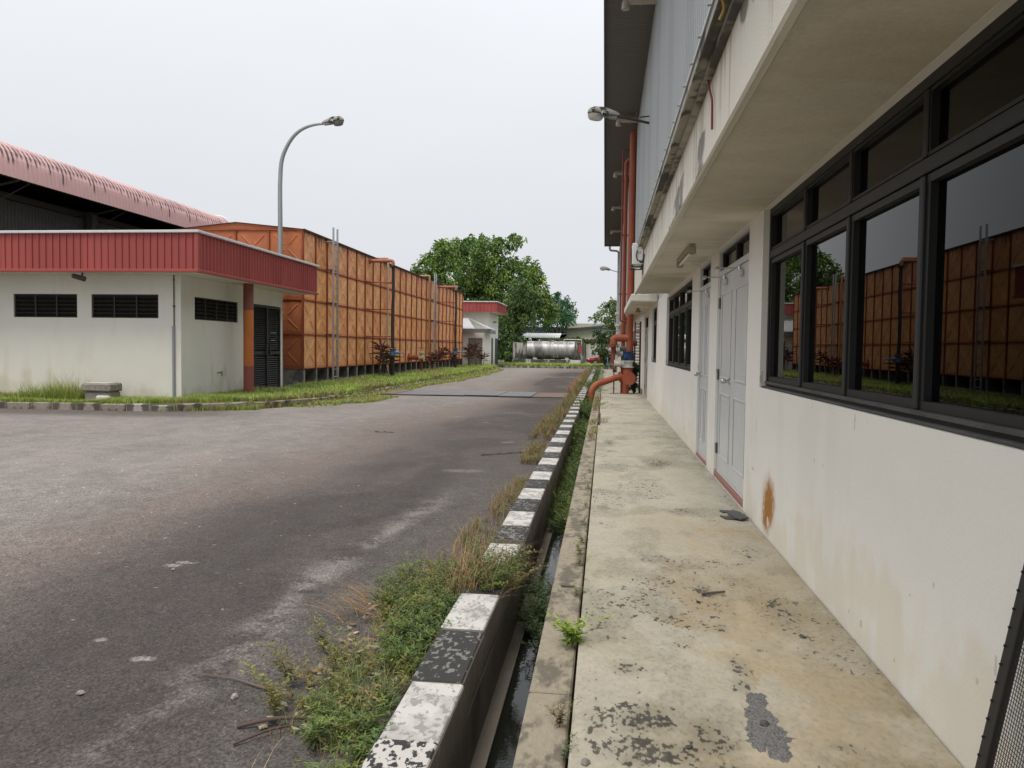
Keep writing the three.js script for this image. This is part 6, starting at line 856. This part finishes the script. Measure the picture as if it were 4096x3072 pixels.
const PW = [[0.115, 0.195, 0.03], [0.145, 0.225, 0.036], [0.19, 0.24, 0.04], [0.085, 0.16, 0.028]], PWy = [[0.26, 0.26, 0.05], [0.20, 0.23, 0.04], [0.28, 0.21, 0.065]], PD = [[0.34, 0.22, 0.11], [0.28, 0.16, 0.08], [0.42, 0.31, 0.17], [0.21, 0.13, 0.07]], PR = [[0.34, 0.20, 0.11], [0.29, 0.16, 0.085], [0.42, 0.29, 0.16]];
{
  const F = new Fol(), FD = new Fol(), R = RNG(202), fine = [[0.17, 0.26, 0.035], [0.21, 0.29, 0.045], [0.27, 0.28, 0.06]]; for (let i = 0; i < 900; i++) { const d = 2.3 + R() * 3.0, a = R() * 6.283, x = -0.84 - R() * (d < 3 ? 0.2 : 0.4); if (vn(x * 6, d * 4 + 9) < 0.4) continue; for (let q = 0; q < 3; q++) F.blade(V(x + (R() - 0.5) * 0.04, RY, -d), V(Math.cos(a + q), 0, Math.sin(a + q)), 0.06 + 0.12 * R(), 0.0035, 0.6 + R(), jit(R, fine[(R() * 3) | 0], 0.25), 3); }
  const W = (x, d, h, pal, n, l, lean) => weedPlant(F, R, x, RY, -d, h, pal, n, l, lean);
  const dryT = (x, y, d, h, n, w, pal) => { for (let i = 0; i < n; i++) { const a = R() * 6.283, dd = V(Math.cos(a), 0, Math.sin(a)); FD.blade(V(x + (R() - 0.5) * 0.06, y, -d + (R() - 0.5) * 0.06), dd, h * (0.5 + 0.8 * R()), w, 0.3 + 1.0 * R(), jit(R, pal[(R() * pal.length) | 0], 0.3), 3); } };
  // big near clump between the asphalt and the kerb
  for (let i = 0; i < 230; i++) { const d = 2.35 + R() * 2.4, wd = d < 2.8 ? 0.16 : d < 3.6 ? 0.34 : d < 4.2 ? 0.2 : 0.42, x = -0.85 - R() * wd * (0.7 + 0.6 * vn(d * 3, 4)); if (vn(x * 8 + 3, d * 6) < 0.42) continue; W(x, d, 0.07 + 0.12 * R(), R() < 0.7 ? PW : PWy, 4, 0.042, [-0.3, 0.2]); }
  for (let i = 0; i < 70; i++) { const d = 2.5 + R() * 2.2; dryT(-0.88 - R() * 0.4, RY, d, 0.07 + 0.1 * R(), 4, 0.004, PD); }
  for (let i = 0; i < 16; i++) W(-1.12 - R() * 0.32, 3.1 + R() * 0.8, 0.16 + 0.14 * R(), PWy, 4, 0.04, [-1, 0.1]);
  for (let i = 0; i < 60; i++) { W(-0.84 - R() * 0.22, 3.7 + R() * 0.9, 0.09 + 0.12 * R(), PW, 4, 0.042, [0.2, 0.3]); }
  for (let i = 0; i < 60; i++) { const d = 4.3 + R() * 1.1; W(-0.88 - R() * 0.45, d, 0.12 + 0.13 * R(), R() < 0.6 ? PW : PWy, 4, 0.036); }
  // growth across the kerb into the drain
  for (let i = 0; i < 46; i++) { const d = 4.65 + R() * 0.62; weedPlant(F, R, -0.85 + R() * 0.34, -0.06, -d, 0.16 + 0.16 * R(), R() < 0.5 ? PWy : PW, 4, 0.036, [0.5, 0.1]); }
  for (let i = 0; i < 60; i++) dryT(-0.62 - R() * 0.3, -0.05, 4.6 + R() * 0.7, 0.22 + 0.16 * R(), 5, 0.005, PD);
  for (let i = 0; i < 26; i++) { const d = 4.5 + R() * 0.8; for (let q = 0; q < 2; q++) FD.blade(V(-0.64 + R() * 0.08, -0.01, -d), V(0.6 + R(), 0, R() - 0.5).normalize(), 0.08 + 0.12 * R(), 0.0035, 1.7, jit(R, PD[(R() * 4) | 0], 0.3), 4); }
  for (let i = 0; i < 20; i++) { const x = -1.2 - R() * 0.22, d = 4.2 + R() * 0.5; for (let q = 0; q < 6; q++) FD.blade(V(x + (R() - 0.5) * 0.08, RY + 0.01, -d), V(-0.6 - R(), 0, (R() - 0.5) * 1.6).normalize(), 0.10 + 0.14 * R(), 0.0045, 1.7, jit(R, PD[(R() * 4) | 0], 0.3), 3); }
  // straw coloured grass further along, thinning and thickening
  for (let i = 0; i < 230; i++) { const d = 5.2 + R() * 4.0, x = -0.86 - R() * (0.34 - 0.05 * (d - 5.2)); if (vn(d * 1.4, 3) < 0.3) continue; dryT(x, RY, d, 0.09 + 0.17 * R() * R(), 5, 0.0035, PD); if (R() < 0.4) W(x + 0.05, d, 0.12 + 0.08 * R(), PWy, 3, 0.026); }
  for (let i = 0; i < 60; i++) { const d = 10.6 + R() * 2.0, x = -0.86 - R() * 0.25; dryT(x, RY, d, 0.12 + 0.1 * R(), 6, 0.006, PD); W(x, d, 0.13 + 0.09 * R(), PWy, 3, 0.03); }
  for (let i = 0; i < 480; i++) { const d = 13.6 + Math.pow(R(), 1.1) * 15, x = -0.86 - R() * (0.22 + 0.22 * vn(d * 0.6, 2)); dryT(x, RY, d, 0.11 + 0.15 * R(), 6, 0.006, R() < 0.5 ? PR : PD); if (R() < 0.55) W(x, d, 0.14 + 0.12 * R(), R() < 0.5 ? PW : PWy, 3, 0.036); }
  for (let i = 0; i < 800; i++) { const d = 28 + R() * 30; dryT(-0.9 - R() * 0.4, RY, d, 0.2 + 0.15 * R(), 6, 0.013, R() < 0.6 ? PR : PD); if (R() < 0.3) W(-0.95, d, 0.2 + 0.15 * R(), PW, 2, 0.06); }
  const m = stuff(F.mesh('roadside_weeds', mLeaf)); tag(m, 'low feathery green weeds growing between the asphalt and painted kerb', 'weeds');
  const m2 = stuff(FD.mesh('dry_grass', mLeafDry)); tag(m2, 'straw and rust coloured dry grass along the painted drain kerb', 'grass');
}
{ // plants in the drain and the joint of the lip
  const F = new Fol(), R = RNG(303), G2w = [[0.06, 0.11, 0.025], [0.075, 0.125, 0.03]];
  const D = (d0, d1, n, h, pal, l, x0 = -0.55, x1 = -0.3) => { for (let i = 0; i < n; i++) weedPlant(F, R, lerp(x0, x1, R()), -0.52, -lerp(d0, d1, R()), h * (0.6 + 0.7 * R()), pal, 4, l); };
  D(5.35, 6.35, 34, 0.26, G2w, 0.045); D(4.75, 5.2, 10, 0.3, G2w, 0.05, -0.42, -0.3); D(8.3, 13.2, 190, 0.32, PW, 0.045); D(2.0, 2.45, 5, 0.16, G2w, 0.05); D(13.2, 27, 330, 0.34, PW, 0.06); D(15, 16.5, 30, 0.6, PW, 0.07); D(20, 22, 40, 0.7, PW, 0.08); D(28, 36, 150, 0.7, PW, 0.09); D(36, 60, 260, 0.6, PW, 0.1);
  const m = stuff(F.mesh('drain_weeds', mLeaf)); tag(m, 'dark green leafy weeds filling the open drain channel', 'weeds');
}
function singleWeed(name, x, y, z, h, pal, n, l, label, seed, group) { const t = thing(name, label, 'plant', group), F = new Fol(), R = RNG(seed); weedPlant(F, R, 0, 0, 0, h, pal, n, l); F.mesh('foliage', mLeaf, t); t.position.set(x, y, z); t.userData.keep = true; }
singleWeed('fern_plant', -0.135, -0.035, -3.93, 0.21, [[0.30, 0.42, 0.035], [0.24, 0.37, 0.035]], 14, 0.055, 'bright lime green fern growing from the drain lip joint', 11);
singleWeed('twiggy_weed', -0.15, -0.035, -3.08, 0.16, [[0.20, 0.17, 0.05], [0.25, 0.18, 0.06]], 16, 0.022, 'brown twiggy weed on the drain lip nearest the walkway flakes', 12);
singleWeed('small_weed', -0.115, -0.035, -2.83, 0.09, PW, 6, 0.025, 'tiny green weed in the joint below the twiggy brown weed', 13);
singleWeed('small_weed', -0.14, -0.035, -4.75, 0.13, PW, 6, 0.025, 'small green weed beside a grey stick on the drain lip', 14);
for (const [z, h, i] of [[-5.45, 0.13, 0], [-5.75, 0.15, 1], [-6.1, 0.12, 2], [-6.75, 0.13, 3], [-7.5, 0.11, 4], [-8.5, 0.12, 5], [-9.6, 0.1, 6]]) singleWeed('joint_weed', -0.15, -0.035, z, h, PWy, 7, 0.028, 'yellow green weed sprouting from the joint between drain lip and walkway', 20 + i, 'weeds in the walkway joint');
{ const F = new Fol(), R = RNG(404); for (let i = 0; i < 260; i++) { const d = 10.8 + R() * 16, x = -0.13 - R() * 0.12; if (vn(d * 0.8, 5) < 0.35) continue; for (let q = 0; q < 6; q++) { const a = R() * 6.283; F.blade(V(x, -0.035, -d), V(Math.cos(a), 0, Math.sin(a)), 0.1 + 0.13 * R(), 0.006, 0.6 + R() * 0.7, jit(R, R() < 0.55 ? PD[(R() * 4) | 0] : PWy[1], 0.3), 3); } } for (let i = 0; i < 60; i++) { const a = R() * 6.283; F.blade(V(-0.12 + R() * 0.2, -0.02, -15.9 - R() * 0.5), V(Math.cos(a), 0, Math.sin(a)), 0.12 + 0.12 * R(), 0.006, 1, jit(R, PD[(R() * 4) | 0], 0.3), 3); } const m = stuff(F.mesh('joint_grass', mLeafDry)); tag(m, 'sparse brown grass along the edge of the walkway slabs', 'grass'); }
{ // fallen dry leaves between weeds and road
  const F = new Fol(), R = RNG(505); for (let i = 0; i < 150; i++) { const d = 3.0 + R() * 1.6, x = -1.0 - R() * 0.36; const a = R() * 6.283, l = 0.035 + 0.035 * R(); F.leaf(V(x, RY + 0.012 + R() * 0.03, -d), V(Math.cos(a), (R() - 0.3) * 0.5, Math.sin(a)).normalize(), V(-Math.sin(a), 0.2, Math.cos(a)), l, l * 0.5, jit(R, R() < 0.6 ? [0.36, 0.30, 0.23] : [0.24, 0.15, 0.09], 0.3), 0.1); }
  const m = stuff(F.mesh('leaf_litter', mLeafDry)); tag(m, 'pale curled dead leaves lying in the near roadside weeds', 'leaves');
}
// ---------------------------------------------------------------- debris
{
  const mSl = mottled([0.085, 0.083, 0.08], [0.05, 0.05, 0.05], { a: 0.2, size: 1 }), mSt = mottled([0.22, 0.20, 0.18], [0.12, 0.11, 0.1], { a: 0.2, size: 0.5, scale: 20 }), mPale = mottled([0.34, 0.32, 0.29], [0.25, 0.23, 0.2], { a: 0.2, size: 0.5, scale: 20 });
  const chunk = (x, y, z, s, seed, m, label, cat = 'stone', flat = 0.6, group) => { const R = RNG(seed), p = []; for (let i = 0; i < 14; i++) { const d = rdir(R); p.push(V(d.x * s * (0.6 + 0.5 * R()), Math.max(-0.35, d.y) * s * flat, d.z * s * (0.6 + 0.5 * R()))); } const o = mesh('stone_chip', new ConvexGeometry(p), m); o.position.set(x, y + s * flat * 0.33, z); o.userData.keep = true; return tag(o, label, cat, group); };
  const sl = (pts, y, m, label) => { const s = new THREE.Shape(pts.map(p => new THREE.Vector2(p[0], -p[1]))); const g = new THREE.ExtrudeGeometry(s, { depth: 0.012, bevelEnabled: false }); g.rotateX(-Math.PI / 2); g.translate(0, y, 0); return tag(mesh('slate_piece', g, m), label, 'slate'); };
  sl([[1.10, -7.24], [1.22, -7.22], [1.255, -7.0], [1.18, -6.93], [1.12, -7.02]], 0.016, mSl, 'largest broken grey slate at the foot of the double door'); sl([[1.03, -7.12], [1.11, -7.10], [1.14, -6.99], [1.06, -7.0]], 0.002, mSl, 'broken grey slate lying half under the largest slate'); sl([[1.06, -7.36], [1.2, -7.36], [1.24, -7.29], [1.08, -7.28]], 0.002, mSl, 'narrow broken slate by the red door threshold');
  chunk(1.029, 0, -4.153, 0.03, 1, mSl, 'dark flat chip on the ochre walkway near the wall', 'stone', 0.4); chunk(0.562, 0, -4.629, 0.02, 2, mSl, 'small dark chip beside the short stick on the walkway'); chunk(0.334, 0, -2.912, 0.02, 3, mSl, 'small dark stone between the black flakes on the walkway'); chunk(-0.04, 0, -2.754, 0.022, 4, mSt, 'grey pebble at the walkway edge'); chunk(0.297, 0, -3.228, 0.014, 5, mSt, 'tiny grey pebble on the pale walkway'); chunk(0.645, 0, -3.147, 0.026, 6, mSl, 'dark chip resting on the broken screed patch', 'stone', 0.5); chunk(0.2, 0, -3.25, 0.011, 7, mSl, 'tiny dark grain on the pale walkway'); chunk(1.12, 0, -4.72, 0.02, 8, mSt, 'grey brown chip near the wall foot', 'stone', 0.4);
  chunk(-2.275, RY, -3.223, 0.026, 9, mPale, 'pale pebble on the dark asphalt by the scraped spot'); chunk(-1.587, RY, -3.293, 0.026, 10, mPale, 'pale square pebble on the gravelly asphalt near the weeds'); chunk(-2.92, RY, -5.13, 0.018, 14, mPale, 'pale pebble beside the pale scrape on the dark asphalt');
  for (const [x, z, s, i] of [[-3.4, -6.4, 0.02, 1], [-4.0, -7.7, 0.022, 2], [-2.6, -6.2, 0.015, 3], [-3.9, -5.9, 0.02, 4], [-2.2, -4.4, 0.014, 5], [-3.0, -7.5, 0.02, 6], [-4.6, -9.2, 0.025, 7], [-2.7, -8.6, 0.02, 8], [-5.1, -10.15, 0.05, 9]]) chunk(x, RY, z, s * 0.7, 60 + i, mPale, 'small pale stone lying loose on the open asphalt', 'stone', 0.45, 'loose pale stones on the asphalt');
  tag(mesh('stick', [cyl([0.60, 0.012, -4.78], [0.74, 0.014, -4.84], 0.009, 0.007, 6)], mSl), 'short dark stick lying on the walkway', 'stick'); tag(mesh('stick', [cyl([-0.245, -0.02, -4.93], [-0.16, -0.02, -4.92], 0.008, 0.007, 6)], std([0.15, 0.13, 0.11], 1)), 'short grey stick on the drain lip', 'stick');
  tag(mesh('dry_twig', [pipe([[-1.907, RY + 0.01, -3.486], [-1.70, RY + 0.016, -3.465], [-1.5, RY + 0.012, -3.38], [-1.328, RY + 0.03, -3.293]], s => 0.003 + 0.005 * s, 0.1, 6)], std([0.16, 0.12, 0.1], 1)), 'thin bare twig reaching out from the weeds over the asphalt', 'twig');
  tag(mesh('dry_twig', [pipe([[-1.45, RY + 0.01, -3.02], [-1.3, RY + 0.04, -3.06], [-1.1, RY + 0.03, -3.1]], 0.009, 0.1, 6), pipe([[-1.4, RY + 0.01, -2.88], [-1.28, RY + 0.03, -3.0], [-1.15, RY + 0.02, -3.06]], 0.006, 0.1, 6)], std([0.11, 0.08, 0.065], 1)), 'dark forked branch lying under the near weeds', 'branch');
}
// ---------------------------------------------------------------- put every thing's origin at its base
scene.updateMatrixWorld(true);
for (const o of [...scene.children]) {
  if (o.isLight || o === sun.target || o.userData.keep) { delete o.userData.keep; continue; }
  const b = new THREE.Box3().setFromObject(o); if (b.isEmpty()) continue; const c = V((b.min.x + b.max.x) / 2, b.min.y, (b.min.z + b.max.z) / 2);
  if (o.isMesh) { if (o.position.lengthSq() === 0) { o.geometry.translate(-c.x, -c.y, -c.z); o.position.copy(c); } }
  else if (o.isGroup && o.position.lengthSq() === 0) { for (const k of o.children) k.position.sub(c); o.position.copy(c); }
}
renderer.render(scene, camera);
